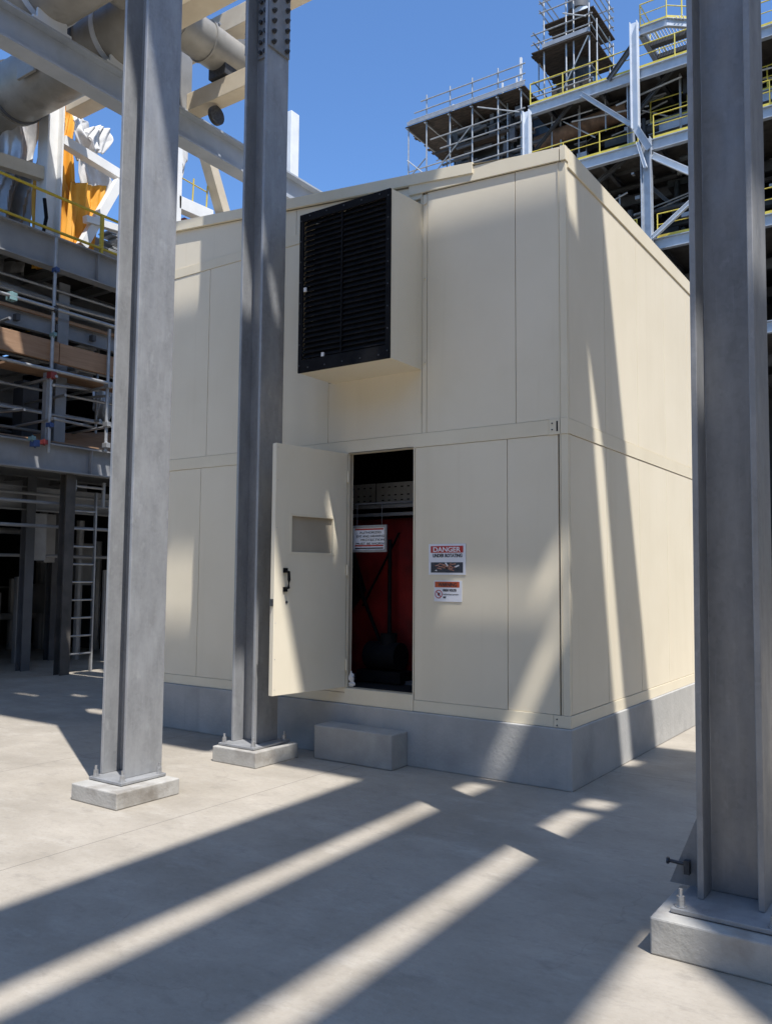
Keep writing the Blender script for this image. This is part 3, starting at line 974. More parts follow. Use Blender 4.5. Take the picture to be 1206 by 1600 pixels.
def bigpipe(label, a, b, r, rings, mat='pipe', saddles=()):
    a, b = Vector(a), Vector(b)
    T = thing('insulated_pipe', label, 'pipe', tuple((a + b) / 2), 'large grey rack pipes')
    finish('pipe_body', MB().tube(a, b, r, 40), M[mat], T, smooth=True)
    d = (b - a).normalized()
    for t in rings:
        p = a + (b - a) * t
        finish('clamp_band', MB().tube(p - d * .03, p + d * .03, r + .018, 40), M[mat], T, smooth=True)
        p2 = p + d * .12
        finish('clamp_band', MB().tube(p2 - d * .02, p2 + d * .02, r + .03, 40), M['steel_dark'], T, smooth=True)
    for (sx, sy, sz0, sz1) in saddles:
        if True:
            finish('strap', MB().tube((sx - .04, a.y, a.z), (sx + .04, a.y, a.z), r + .012, 40), M['steel_white'], T, smooth=True)
        finish('saddle', MB().box((sx - .12, sy - .26, sz0), (sx + .13, sy + .26, sz0 + .03)).box((sx + .09, sy - .2, sz0 + .03), (sx + .12, sy + .2, sz1)).box((sx - .09, sy - .015, sz0 + .03), (sx + .09, sy + .015, sz1)), M['steel_white'], T)
    return T


bigpipe('grey clamped pipe end resting on the rack beam next to the leftmost column', (-7.3, .62, 8.72), (onY(240, 20, .62).x, .62, 8.72), .43, (.16,), saddles=((GX, .62, 8.205, 8.33),))
bigpipe('grey pipe at the top left corner crossing above the rack beam', (-7.2, -.42, 8.75), (-1.5, -.42, 8.75), .43, (.04, .3), saddles=((GX, -.42, 8.205, 8.36),))
PB = bigpipe('fat grey pipe with an elbow seen under the rack beam at the left edge', (-10.15, 1.3, 9.45), (-7.2, 1.3, 9.45), .47, (.02,))
finish('elbow', MB().path([(-10.16, 1.3, 9.45), (-10.45, 1.3, 9.42), (-10.75, 1.3, 9.3), (-11.0, 1.3, 9.05), (-11.1, 1.3, 8.7), (-11.1, 1.3, 7.0)], .40, 28), M['pipe'], PB, smooth=True)
finish('patch_plate', MB().box((-9.2, 1.3 - .49, 9.15), (-8.75, 1.3 - .44, 9.4)), M['pipe'], PB, bevel=.01)
finish_pts = [onY(345, 112, 1.9), onY(318, 70, .9)]
p2x, p2z = -5.15, 9.12
pb = thing('flanged_pipe', 'grey flanged pipe end with valves against the sky between the two left columns', 'pipe', (p2x, 1.3, p2z))
pc = onY(352, 88, 1.85)
p2x, p2z = pc.x, pc.z
pb.location = (p2x, 1.3, p2z)
PR = .27
finish('pipe_body', MB().tube((p2x, -.3, p2z), (p2x, 2.05, p2z), PR, 36), M['pipe'], pb, smooth=True)
for yy, w, rr in ((2.05, .05, .06), (2.12, .05, .06), (1.45, .03, .02), (.95, .02, .012), (.35, .04, .05)):
    finish('flange', MB().tube((p2x, yy - w / 2, p2z), (p2x, yy + w / 2, p2z), PR + rr, 36), M['pipe'], pb, smooth=True)
finish('end_pipe', MB().tube((p2x, 2.15, p2z), (p2x, 2.5, p2z), PR - .05, 30), M['pipe'], pb, smooth=True)
for yy in (.8, 1.25, 1.7):
    finish('valve', MB().tube((p2x, yy, p2z + PR - .02), (p2x, yy, p2z + PR + .11), .028, 10).tube((p2x - .05, yy, p2z + PR + .11), (p2x + .05, yy, p2z + PR + .11), .022, 8), M['steel_left'], pb, smooth=True)
finish('shoe', MB().box((p2x - .16, 1.70, p2z - PR - .10), (p2x + .16, 2.0, p2z - PR + .05)), M['bolt_dark'], pb)
la, lb = onY(283, 152, 1.85), onY(392, 112, 1.85)
cbz = p2z - PR - .11 - .15
solo('cross_beam', MB().bar((GX + .1, 1.85, cbz), (onY(402, 110, 1.85).x, 1.85, cbz), .24, .26), M['beige'], 'beige cross beam carrying the flanged pipe between the two left columns', 'beam', bevel=.006)
solo('wheel', MB().tube((p2x - .18, 1.85, cbz - .29), (p2x - .12, 1.85, cbz - .29), .13, 20).box((p2x - .17, 1.83, cbz - .2), (p2x - .13, 1.87, cbz - .151)), M['bolt_dark'], 'small black wheel hanging under the beige cross beam', 'wheel')
# beige beams against the sky
pa = onX(100, 150, -10.0)
solo('cross_beam', MB().bar((-9.85, pa.y + .1, 9.62), (-5.6, pa.y + .1, 9.62), .30, .30), M['beige'], 'beige beam meeting the top of the white post beside the orange tarpaulin', 'beam', bevel=.006)
q1 = onX(280, 6, -5.0)
solo('cross_beam', MB().bar((onY(236, 60, q1.y).x, q1.y, q1.z), (-.5, q1.y, q1.z), .30, .40), M['beige'], 'wide beige beam at the top edge right of the leftmost column', 'beam', bevel=.006)
q2 = onX(468, 4, -5.0)
solo('cross_beam', MB().bar((q2.x - .9, q2.y, q2.z + .16), (-1.0, q2.y, q2.z + .16), .26, .2), M['beige'], 'beige beam end poking in at the top right of the spliced column', 'beam', bevel=.006)
wp = onY(457, 178, 9.0)
solo('white_post', MB().box((wp.x - .10, 8.85, 0), (wp.x + .10, 9.15, wp.z)), M['white'], 'bright white post rising behind the roof beside the spliced column', 'post', bevel=.01)

# ================================================================== LEFT PROCESS STRUCTURE
LX = -9.2
LS = thing('process_plant', 'dim grey steel process frame with two floors at the left edge', 'structure', (-12, 2, 0))
Y0, Y1 = -3.0, 5.2
for (z0, z1) in ((3.19, 3.62), (6.40, 6.91)):
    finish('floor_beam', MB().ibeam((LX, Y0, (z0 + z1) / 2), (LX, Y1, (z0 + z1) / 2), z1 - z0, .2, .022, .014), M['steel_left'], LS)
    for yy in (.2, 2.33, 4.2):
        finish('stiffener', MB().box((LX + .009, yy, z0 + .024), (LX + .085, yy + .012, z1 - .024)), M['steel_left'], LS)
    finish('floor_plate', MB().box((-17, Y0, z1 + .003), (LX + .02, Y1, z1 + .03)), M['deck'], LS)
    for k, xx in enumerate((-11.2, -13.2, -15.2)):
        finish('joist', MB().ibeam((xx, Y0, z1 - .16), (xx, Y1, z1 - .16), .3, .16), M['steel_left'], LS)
    for yy in (-1.5, .3, 1.3, 2.3, 3.3, 4.3):
        finish('joist', MB().ibeam((-16.8, yy, z1 - .1), (LX - .12, yy, z1 - .1), .18, .1), M['steel_left'], LS)
for yy in (-2.5, 2.05, 5.0):
    finish('post', MB().ibeam((LX - .12, yy, 0), (LX - .12, yy, 3.185), .17, .17, .018, .012, upv=(1, 0, 0)), M['deck'], LS)
    finish('post', MB().ibeam((LX - .5, yy, 3.65), (LX - .5, yy, 6.39), .2, .2, .02, .014, upv=(1, 0, 0)), M['steel_left'], LS)
for (xx, yy) in ((-10.3, 2.0), (-11.5, 3.3), (-12.5, 1.6), (-13, 4.4), (-14, 2.6)):
    finish('post', MB().ibeam((xx, yy, 0), (xx, yy, 3.2), .16, .16, upv=(1, 0, 0)), M['steel_dark'], LS)  # inner posts darkened to stand in for shade under the floor
finish('back_wall', MB().box((-17.1, Y0, 0), (-17.0, 5.4, 6.9)), M['clutter'], LS)  # near-black walls put in to keep the open floors looking shaded
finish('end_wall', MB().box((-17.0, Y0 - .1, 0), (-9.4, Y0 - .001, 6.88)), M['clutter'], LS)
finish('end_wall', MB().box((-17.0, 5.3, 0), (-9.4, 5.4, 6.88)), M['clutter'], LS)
for zz, xx in ((2.72, -9.5), (2.35, -9.6), (1.9, -10.6), (2.9, -10.0)):
    finish('pipe_rail', MB().tube((xx, Y0, zz), (xx, Y1, zz), .028, 8), M['steel_left'], LS)
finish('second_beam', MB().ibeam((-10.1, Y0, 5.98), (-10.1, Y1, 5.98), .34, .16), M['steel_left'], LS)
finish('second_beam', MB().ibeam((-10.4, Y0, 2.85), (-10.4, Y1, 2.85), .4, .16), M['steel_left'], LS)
for yy in (-1.0, .55, 1.25, 1.95, 2.65, 3.35):
    finish('joist', MB().bar((-13, yy, 5.62), (-9.6, yy, 5.62), .07, .10), M['steel_dark'], LS)
finish('mezzanine_beam', MB().ibeam((-9.7, Y0, 5.62), (-9.7, Y1, 5.62), .26, .1), M['steel_left'], LS)
# yellow handrail on the upper floor
hr = MB()
for zz in (7.02, 7.59):
    hr.tube((LX + .02, Y0, zz), (LX + .02, Y1, zz), .024, 8)
for yy in (-1.6, .4, 2.42, 4.4):
    hr.bar((LX + .02, yy, 6.93), (LX + .02, yy, 7.59), .05, .05, (1, 0, 0))
finish('handrail', hr, M['yellow_dull'], LS)
finish('handrail', MB().tube((-11.5, Y0, 6.25), (-11.5, Y1, 6.25), .03).tube((-11.5, Y0, 5.95), (-11.5, Y1, 5.95), .03).bar((-11.5, 2.6, 5.7), (-11.5, 2.6, 6.3), .06, .06, (1, 0, 0)).bar((-11.5, .8, 5.7), (-11.5, .8, 6.3), .06, .06, (1, 0, 0)), M['yellow_dull'], LS)

# inner pipework and equipment of the lower storey: dark mass
r = random.Random(11)
pw = MB()
for k in range(60):
    x = r.uniform(-16, -10.6); y = r.uniform(-2, 5.8)
    t = r.random()
    if t < .4:
        pw.tube((x, y, 0), (x, y, r.uniform(1.2, 3.1)), r.uniform(.03, .1), 8)
    elif t < .7:
        z = r.uniform(.5, 3.0)
        pw.tube((x, y, z), (x, y + r.uniform(1, 3), z), r.uniform(.02, .07), 8)
    else:
        s = r.uniform(.15, .5)
        z = r.uniform(0, 2)
        pw.box((x, y, z), (x + s, y + s, z + r.uniform(.2, .9)))
pwo = finish('pipework', pw, M['clutter_pale'], None)
pwo['kind'] = 'stuff'
tag(pwo, 'dim tangle of pipes and boxes under the left process frame', 'pipework')

r = random.Random(41)
for k in range(16):
    x = r.uniform(-12.5, -9.7); z = r.uniform(3.9, 6.2); y = r.uniform(-.5, 3)
    if k % 3 == 0:
        finish('inner_tube', MB().tube((x, y, 3.66), (x, y, 6.3), .027, 8), M['tube'], LS)
    elif k % 3 == 1:
        finish('inner_tube', MB().tube((x, -2.5, z), (x, 5, z + r.uniform(-.05, .05)), .027, 8), M['tube'], LS)
    else:
        finish('inner_tube', MB().tube((x + 1.2, y, z), (x - 1.4, y + r.uniform(-.3, .6), z), .027, 8), M['tube'], LS)
for (x, y0, y1, z0, z1, mt) in ((-11.0, .3, 1.2, 3.7, 4.6, 'clutter_pale'), (-11.6, 1.7, 2.6, 4.4, 5.3, 'steel_left'), (-10.6, 2.0, 2.3, 3.7, 4.9, 'steel_dark'), (-12.2, -.4, .5, 4.8, 5.5, 'steel_left'), (-10.9, 2.7, 3.6, 5.0, 5.5, 'clutter_pale')):
    finish('cabinet', MB().box((x - .3, y0, z0), (x, y1, z1)), M[mt], LS, bevel=.01)
for k, (yy, zz) in enumerate(((.9, 5.45), (1.2, 4.1), (1.9, 4.45), (2.3, 5.0), (.5, 4.35), (2.75, 4.6))):
    finish('inner_tube', MB().tube((LX - .05, yy, zz), (LX - 2.2, yy + .25 * (-1) ** k, zz + .06), .024, 8), M['tube'], LS)
for zz, xx in ((5.35, LX - .5), (4.55, LX - .55), (4.15, LX - .4), (6.2, LX - .35)):
    finish('inner_tube', MB().tube((xx, -2.5, zz), (xx, 4.8, zz + .03), .024, 8), M['tube'], LS)
finish('plank_stack', MB().box((LX - .9, .2, 5.74), (LX - .4, 3.2, 5.79)), M['wood'], LS)
finish('plank_stack', MB().box((LX - .7, 1.0, 4.82), (LX - .25, 3.6, 4.86)), M['wood'], LS)
# ladder
LD = thing('ladder', 'grey metal ladder standing in the dark under the left frame', 'ladder', (-9.5, 2.4, 0))
ld = MB()
for yy in (2.12, 2.66):
    finish('stile', MB().bar((-9.42, yy, 0), (-9.42, yy, 2.95), .05, .03, (0, 1, 0)), M['tube'], LD)
for k in range(9):
    finish('rung', MB().tube((-9.42, 2.13, .3 + .29 * k), (-9.42, 2.65, .3 + .29 * k), .016, 8), M['tube'], LD)
finish('top_hoop', MB().tube((-9.35, 2.2, 2.95), (-9.35, 2.2, 3.12), .03).tube((-9.35, 2.75, 2.7), (-9.35, 2.75, 3.12), .03).tube((-9.35, 2.2, 3.02), (-9.35, 2.75, 3.02), .022), M['tube'], LD)

# scaffold in front of the left frame
SC = thing('tube_scaffold', 'tube scaffold with coloured clamps between the floors of the left frame', 'scaffold', (-9.1, 2, 3.6))
SX = LX + .16
for yy, z0, z1 in ((1.49, 3.45, 6.85), (2.53, 3.6, 5.65), (-.4, 3.5, 6.6), (4.1, 3.6, 6.6)):
    finish('standard', MB().tube((SX, yy, z0), (SX, yy, z1), .028, 10), M['tube'], SC, smooth=True)
finish('standard', MB().bar((LX - .1, 1.58, 3.64), (LX - .1, 1.58, 4.75), .10, .05, (0, 1, 0)), M['steel_left'], SC)
for yy in (.75, 1.0, 3.1):
    finish('standard', MB().tube((LX - .9, yy, 3.65), (LX - .9, yy, 5.6), .026, 8), M['tube'], SC)
for zz, xx in ((5.70, SX + .05), (4.73, SX + .05), (4.30, LX - .9), (3.95, LX - .9)):
    finish('ledger', MB().tube((xx, Y0, zz), (xx, 4.6, zz), .026, 10), M['tube'], SC, smooth=True)
for yy, zz in ((1.52, 4.64), (2.56, 4.70), (1.52, 3.98), (2.56, 4.02), (.3, 4.6)):
    finish('transom', MB().tube((SX + .1, yy, zz), (LX - 1.4, yy + .1, zz), .024, 8), M['tube'], SC)
finish('transom', MB().tube((SX + .06, 1.5, 4.50), (LX - .6, 2.9, 4.78), .024, 8), M['tube'], SC)
finish('transom', MB().tube((SX + .06, 1.5, 3.98), (LX - .6, 2.9, 4.12), .024, 8), M['tube'], SC)


def clamp(y, z, mat, s=.05):
    finish('clamp', MB().box((SX - .045, y - s, z - s), (SX + .075, y + s, z + s)).tube((SX + .03, y, z - s - .02), (SX + .03, y, z + s + .02), .015), M[mat], SC, bevel=.008)


clamp(1.49, 4.66, 'red_tag'); clamp(.78, 5.70, 'teal', .06); clamp(1.49, 6.33, 'blue', .034); clamp(1.49, 3.88, 'blue', .034); clamp(1.25, 3.56, 'blue', .05)
clamp(1.40, 3.60, 'red_tag', .035); clamp(1.49, 5.70, 'bolt_dark', .035); clamp(2.53, 4.70, 'tube', .045); clamp(2.53, 4.05, 'tube', .04); clamp(2.53, 3.7, 'tube', .04); clamp(1.20, 3.63, 'teal', .03)
clamp(1.49, 5.30, 'teal', .028)
finish('boards', MB().box((LX - 1.5, -2.5, 3.66), (LX - .15, 3.6, 3.70)), M['wood'], SC)

solo('timber_beam', MB().box((LX + .02, -2.6, 4.905), (LX + .09, 1.66, 5.235)), M['wood'], 'weathered brown timber board left of the tall scaffold tube', 'timber', bevel=.008)
solo('timber_beam', MB().box((LX + .02, 1.675, 4.90), (LX + .09, 4.2, 5.225)), M['wood'], 'brown timber board running right of the tall scaffold tube', 'timber', bevel=.008)
solo('plywood_sheet', MB().add([(-9.9, 1.9, 3.71), (-9.9, 4.0, 3.71), (-10.1, 4.0, 4.25), (-10.1, 1.9, 3.9), (-9.93, 1.9, 3.71), (-9.93, 4.0, 3.71), (-10.13, 4.0, 4.25), (-10.13, 1.9, 3.9)],
     [(0, 1, 2, 3), (7, 6, 5, 4), (0, 4, 5, 1), (1, 5, 6, 2), (2, 6, 7, 3), (3, 7, 4, 0)]), M['wood'], 'brown sheet leaning low behind the left scaffold', 'plywood')
cb = MB()
r = random.Random(21)
for k in range(10):
    z = 6.05 + .05 * (k % 4); x = -9.5 - .1 * k
    cb.path([(x, -2.5, z), (x, r.uniform(0, 1.2), z - r.uniform(0, .1)), (x - .05, 2.2, z - .05), (x, 4.8, z)], r.uniform(.012, .035), 6)
cbo = solo('cable_bundle', cb, M['tube'], 'grey cables and conduits strung under the upper floor beam', 'cables')
# wrapped equipment and tarpaulins on the upper floor
UX = -10.0
wcol = thing('pipe_support', 'white steel pipe support with post and braces on the upper left floor', 'support', (UX, 2, 6.94))
ya, yb_ = onX(66, 200, UX).y, onX(96, 200, UX).y
finish('post', MB().ibeam((UX, (ya + yb_) / 2, 6.94), (UX, (ya + yb_) / 2, 9.85), .30, .28, .03, .02, upv=(0, 1, 0)), M['white'], wcol)


def bar_px(a, b, x, w, h, name, par, mat):
    p, q = onX(*a, x), onX(*b, x)
    return finish(name, MB().bar(p, q, w, h), M[mat], par, bevel=.004)


bar_px((98, 220), (215, 292), UX, .16, .17, 'rail', wcol, 'white')
bar_px((-10, 248), (66, 272), UX, .16, .22, 'rail', wcol, 'beige')
bar_px((186, 285), (128, 385), UX + .1, .14, .16, 'brace', wcol, 'white')
bar_px((133, 342), (230, 372), UX + .15, .12, .12, 'rail', wcol, 'white')


def cloth(label, pts_px, x, mat, seed, amp=.05, fold=9.0, name='tarpaulin'):
    """draped sheet: quad strip between left and right pixel outlines, folded in depth"""
    r = random.Random(seed)
    n, mcols = len(pts_px) * 7, 30
    rows = []
    for i in range(n + 1):
        t = i / n * (len(pts_px) - 1)
        k = min(int(t), len(pts_px) - 2); f = t - k
        (l0, r0), (l1, r1) = pts_px[k], pts_px[k + 1]
        L_ = onX(l0[0] + (l1[0] - l0[0]) * f, l0[1] + (l1[1] - l0[1]) * f, x)
        R_ = onX(r0[0] + (r1[0] - r0[0]) * f, r0[1] + (r1[1] - r0[1]) * f, x)
        row = []
        for j in range(mcols + 1):
            s = j / mcols
            p = L_.lerp(R_, s)
            ph = seed + fold * s + 1.5 * math.sin(t * 1.3 + seed)
            p = p + Vector((amp * math.sin(ph) + amp * .5 * math.sin(2.7 * ph + t * 2), 0, 0))
            row.append(p)
        rows.append(row)
    mb = MB()
    W_ = mcols + 1
    mb.add([p for row in rows for p in row], [(i * W_ + j, i * W_ + j + 1, (i + 1) * W_ + j + 1, (i + 1) * W_ + j) for i in range(n) for j in range(mcols)])
    o = finish(name, mb, M[mat], None, smooth=True, fixn=False)
    so = o.modifiers.new('thickness', 'SOLIDIFY'); so.thickness = .006
    return recenter(tag(o, label, name))


cloth('orange tarpaulin strip hanging left of the white post', [((62, 150), (74, 150)), ((58, 240), (74, 240)), ((50, 300), (74, 300)), ((48, 420), (74, 420))], UX - .25, 'orange', 2, .04, 6)
cloth('tall orange tarpaulin hanging right of the white post', [((88, 155), (99, 158)), ((88, 185), (114, 180)), ((88, 230), (112, 230)), ((88, 290), (116, 285)), ((88, 330), (146, 330)), ((88, 430), (124, 430))], UX - .3, 'orange', 5, .05, 8)
cloth('bunched orange tarpaulin wrapped round white equipment', [((110, 284), (168, 292)), ((106, 318), (162, 322)), ((102, 360), (150, 360)), ((98, 430), (138, 430))], UX - .12, 'orange', 8, .045, 13)
cloth('white wrapped sheet hanging above the bunched orange tarpaulin', [((118, 180), (130, 178)), ((120, 230), (150, 240)), ((120, 270), (172, 285)), ((128, 300), (166, 305))], UX - .45, 'cloth_white', 12, .05, 7, 'wrap')
cloth('crumpled silver foil wrapped equipment left of the orange strip', [((-20, 180), (60, 175)), ((-20, 215), (58, 220)), ((-20, 260), (52, 262))], UX - .5, 'foil', 15, .09, 11, 'wrap')
cloth('dull grey wrapped equipment below the crumpled foil at the left edge', [((-20, 262), (52, 262)), ((-20, 300), (46, 305)), ((-20, 420), (40, 430))], UX - .7, 'clutter_pale', 17, .1, 11, 'wrap')
cloth('white domed wrap top against the sky behind the orange tarpaulin', [((116, 178), (122, 176)), ((110, 190), (138, 190)), ((112, 205), (146, 206)), ((120, 225), (150, 228)), ((126, 250), (152, 250))], UX - .35, 'cloth_white', 31, .09, 5, 'wrap')
cloth('torn flap of white wrap pointing right against the sky', [((136, 200), (166, 196)), ((138, 212), (170, 205)), ((138, 222), (172, 222)), ((140, 232), (164, 240))], UX - .2, 'cloth_white', 37, .08, 7, 'wrap')
hs = MB()
hpts = [onX(*p, UX + .25) for p in ((70, 310), (73, 340), (68, 365), (60, 385), (56, 410))]
hs.path(hpts, .03, 8)
solo('hose', hs, M['black'], 'black hose hanging down the front of the white post', 'hose')
cloth('torn pale plastic sheet hanging behind the thin scaffold tube at left', [((142, 592), (178, 600)), ((146, 615), (182, 622)), ((150, 640), (176, 650)), ((156, 655), (170, 660))], LX - 1.1, 'foil', 23, .06, 12, 'sheeting')
# stack of odds and ends right of the tarps
od = MB()
r = random.Random(5)
for k in range(16):
    c = onX(r.uniform(155, 200), 372 + k * 2.4, UX - .3)
    od.bar((c.x, c.y - .3, c.z), (c.x, c.y + .35, c.z + r.uniform(-.02, .02)), .3, .022)
solo('panel_stack', od, M['clutter_pale'], 'stack of pale thin panels on the upper left floor behind the rail', 'panels')
# frame end seen between the two left columns above the roof
FE = thing('platform_end', 'white platform end with a post, seen over the roof between the left columns', 'platform', (LX, 4.3, 7))
finish('post', MB().bar((LX, 3.95, 6.94), (LX, 3.95, 9.6), .2, .2, (0, 1, 0)), M['white'], FE, bevel=.005)
finish('beam', MB().bar((LX, 4.0, 8.42), (LX, 4.85, 8.45), .2, .24), M['white'], FE, bevel=.005)
rr_ = MB()
for yy in (4.1, 4.4, 4.75):
    rr_.tube((LX, yy, 8.55), (LX, yy + .02, 8.55 + (1.1 if yy < 4.2 else .5)), .015, 6)
rr_.tube((LX, 4.05, 8.95), (LX, 4.75, 8.92), .012, 6)
finish('handrail', rr_, M['yellow_dull'], FE)
finish('red_box', MB().box((LX - .3, 4.3, 7.9), (LX - .1, 4.6, 8.28)), M['red_tag'], FE)
solo('torn_wrap', lump(MB(), onX(284, 240, LX - .1), .06, .12, .42, 44, 10, 9, .3), M['cloth_white'], 'ragged white wrap hanging behind the leftmost column above the roof', 'wrap')
ka, kb = onX(318, 225, LX + .1), onX(352, 345, LX + .1)
solo('brace', MB().bar(ka, kb, .2, .22, (1, 0, 0)), M['beige'], 'slanted beige brace against the sky left of the spliced column', 'brace', bevel=.006)

# ================================================================== RIGHT PROCESS TOWER
TY = 30.0
TW = thing('process_tower', 'tall grey steel process tower with yellow handrails behind the enclosure', 'tower', (-6, 36, 0))
TX0, TX1 = -14.1, 3.0
DEP = 41.0


def hrail(x0, x1, y, z, step=1.6, par=TW, h=1.08, mat='yellow', along='x', toe=True):
    mb = MB()
    P = (lambda s, zz: (s, y, zz)) if along == 'x' else (lambda s, zz: (y, s, zz))
    for zz, rr in ((z + h, .026), (z + h * .55, .02)):
        mb.tube(P(x0, zz), P(x1, zz), rr, 6)
    n = max(1, round(abs(x1 - x0) / step))
    for k in range(n + 1):
        s = x0 + (x1 - x0) * k / n
        mb.tube(P(s, z), P(s, z + h), .03, 6)
    if toe:
        mb.bar(P(x0, z + .06), P(x1, z + .06), .03, .12)
    return finish('handrail', mb, M[mat], par)


def level(z, x0=TX0, x1=TX1, h=.5, mat='steel', deck=True, y=TY):
    finish('floor_beam', MB().ibeam((x0, y, z - h / 2), (x1, y, z - h / 2), h, .24, .03, .016), M[mat], TW)
    xx = x0 + .9
    while xx < x1:
        finish('floor_beam', MB().ibeam((xx, y + .15, z - .22), (xx, DEP, z - .22), .32, .16), M['steel_dark'], TW)
        xx += 2.6
    if deck:
        finish('floor_plate', MB().box((x0, y - .02, z + .003), (x1, DEP, z + .03)), M['deck'], TW)
    for yy in (y + 4, y + 8):
        finish('floor_beam', MB().ibeam((x0, yy, z - .65), (x1, yy, z - .65), .5, .2), M['steel_dark'], TW)


level(24.42)
level(20.97)
level(16.42)
level(12.0)
finish('floor_beam', MB().ibeam((-8.7, TY + 1.3, 22.15), (TX1, TY + 1.3, 22.15), .5, .24, .03, .016), M['steel'], TW)
hrail(TX0 + .1, -9.0, TY - .02, 24.45)
hrail(-8.8, TX1, TY - .02, 24.45)
hrail(TX0, -8.8, TY - .02, 21.0)
hrail(-8.1, TX1, TY - .02, 21.0)
hrail(-8.6, TX1, TY + 1.3, 22.42)
hrail(-8.0, TX1, TY - .02, 16.45)
hrail(TX0, -8.9, TY - .02, 16.45)


def tcol(x, z0, z1, w, mat, y=TY, d=.35):
    finish('column', MB().ibeam((x, y, z0), (x, y, z1), w, d, .035, .02, upv=(1, 0, 0)), M[mat], TW)


tcol(-14.1, 0, 24.1, .34, 'steel_white', TY - .2)
tcol(-8.38, 0, 21.0, .44, 'steel', TY - .2)
tcol(-8.82, 21.6, 26.55, .34, 'steel_white', TY - .25, .3)
tcol(-9.2, 20.9, 24.4, .24, 'steel', TY + .3)
for x in (-14, -8.4, -2.5, 2.9):
    for y in (TY + 5, DEP):
        tcol(x, 0, 24.0, .34, 'steel_dark', y)
tcol(-2.5, 0, 24.0, .44, 'steel', TY - .2)
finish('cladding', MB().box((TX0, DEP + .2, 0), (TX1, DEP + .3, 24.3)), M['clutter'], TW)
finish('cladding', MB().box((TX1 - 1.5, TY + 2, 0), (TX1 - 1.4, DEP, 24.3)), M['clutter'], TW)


def tbrace(a, b, mat='steel', w=.2, y=TY - .12):
    finish('brace', MB().ibeam(onY(*a, y), onY(*b, y), w, .18, .02, .014), M[mat], TW)


tbrace((908, 147), (985, 195), 'steel')
tbrace((950, 125), (990, 68), 'steel_dark')
tbrace((993, 200), (1014, 232), 'steel', .3, TY - .45)
tbrace((996, 222), (1008, 262), 'steel_white', .14, TY - .42)
tbrace((1018, 243), (1090, 274), 'steel_white', .28)
tbrace((1018, 372), (1095, 300), 'steel_white', .18, TY - .3)
tbrace((832, 240), (905, 145), 'steel_dark', .1, TY + .5)
tbrace((998, 172), (1068, 88), 'steel_dark', .16, TY + .7)
tbrace((975, 250), (915, 300), 'steel_dark', .16, TY + 1)
tbrace((1003, 280), (1060, 330), 'steel_dark', .16, TY + 2)

# top platform at right
PZ = 26.38
finish('platform_frame', MB().ibeam((-8.62, TY, PZ - .2), (-7.45, TY, PZ - .2), .38, .18).ibeam((-7.45, TY, PZ - .2), (-6.0, TY + 1.2, PZ - .2), .38, .18).ibeam((-8.62, TY, PZ - .2), (-8.62, TY + 4.4, PZ - .2), .38, .18).ibeam((-6.6, TY + .8, PZ - .2), (-6.6, TY + 4.4, PZ - .2), .38, .18), M['steel'], TW)
for yy in (1.2, 2.3, 3.4, 4.4):
    finish('platform_joist', MB().bar((-8.5, TY + yy, PZ - .25), (-6.7, TY + yy, PZ - .25), .34, .2), M['steel_dark'], TW)
gr = MB()
for k in range(14):
    gr.box((-8.5 + k * .13, TY + .1, PZ - .05), (-8.47 + k * .13, TY + 4.4, PZ))
finish('grating', gr, M['steel_white'], TW)
hrail(-8.62, -7.45, TY, PZ, 1.3)
finish('handrail', MB().tube((-7.45, TY, PZ + 1.08), (-5.8, TY + 1.3, PZ + 1.08), .032).tube((-7.45, TY, PZ + .6), (-5.8, TY + 1.3, PZ + .6), .026).bar((-7.45, TY, PZ + .07), (-5.8, TY + 1.3, PZ + .07), .03, .15).tube((-6.9, TY + .43, PZ), (-6.9, TY + .43, PZ + 1.08), .036).tube((-6.3, TY + .9, PZ), (-6.3, TY + .9, PZ + 1.08), .036), M['yellow'], TW)
hrail(TY, TY + 4.4, -8.62, PZ, 1.4, along='y')
# equipment inside the tower
r = random.Random(9)
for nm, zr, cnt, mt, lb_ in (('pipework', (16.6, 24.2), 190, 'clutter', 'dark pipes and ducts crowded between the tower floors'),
                        ('ductwork', (16.6, 24.2), 130, 'clutter_pale', 'pale cladding pieces scattered inside the dark tower')):
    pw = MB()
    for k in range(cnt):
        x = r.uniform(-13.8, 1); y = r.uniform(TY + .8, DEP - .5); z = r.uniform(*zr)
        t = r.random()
        if mt == 'clutter_pale':
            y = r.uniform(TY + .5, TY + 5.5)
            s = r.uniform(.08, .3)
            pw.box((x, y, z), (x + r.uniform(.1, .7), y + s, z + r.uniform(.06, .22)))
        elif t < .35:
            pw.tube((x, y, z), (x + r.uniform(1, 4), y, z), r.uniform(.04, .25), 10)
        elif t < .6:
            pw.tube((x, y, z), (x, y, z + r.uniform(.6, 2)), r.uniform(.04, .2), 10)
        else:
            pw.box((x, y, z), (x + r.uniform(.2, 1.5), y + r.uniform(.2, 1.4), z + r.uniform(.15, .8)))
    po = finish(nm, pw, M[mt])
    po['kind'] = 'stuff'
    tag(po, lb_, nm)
va, vb = onY(833, 222, TY + 1.2), onY(950, 178, TY + 1.2)
for k in range(34):
    x = r.uniform(-13.6, -1); zf = r.choice((16.45, 21.0, 21.0, 24.45))
    if zf > 24: continue
    y = TY + r.uniform(.6, 3.0)
    if r.random() < .5:
        finish('conduit', MB().tube((x, y, zf), (x, y, zf + 3.2), r.uniform(.03, .06), 6), M['tube'], TW)
    else:
        finish('conduit', MB().tube((x, y, zf + r.uniform(1.6, 3.0)), (x + r.uniform(1.5, 4), y, zf + r.uniform(1.6, 3.0)), r.uniform(.03, .06), 6), M['tube'], TW)
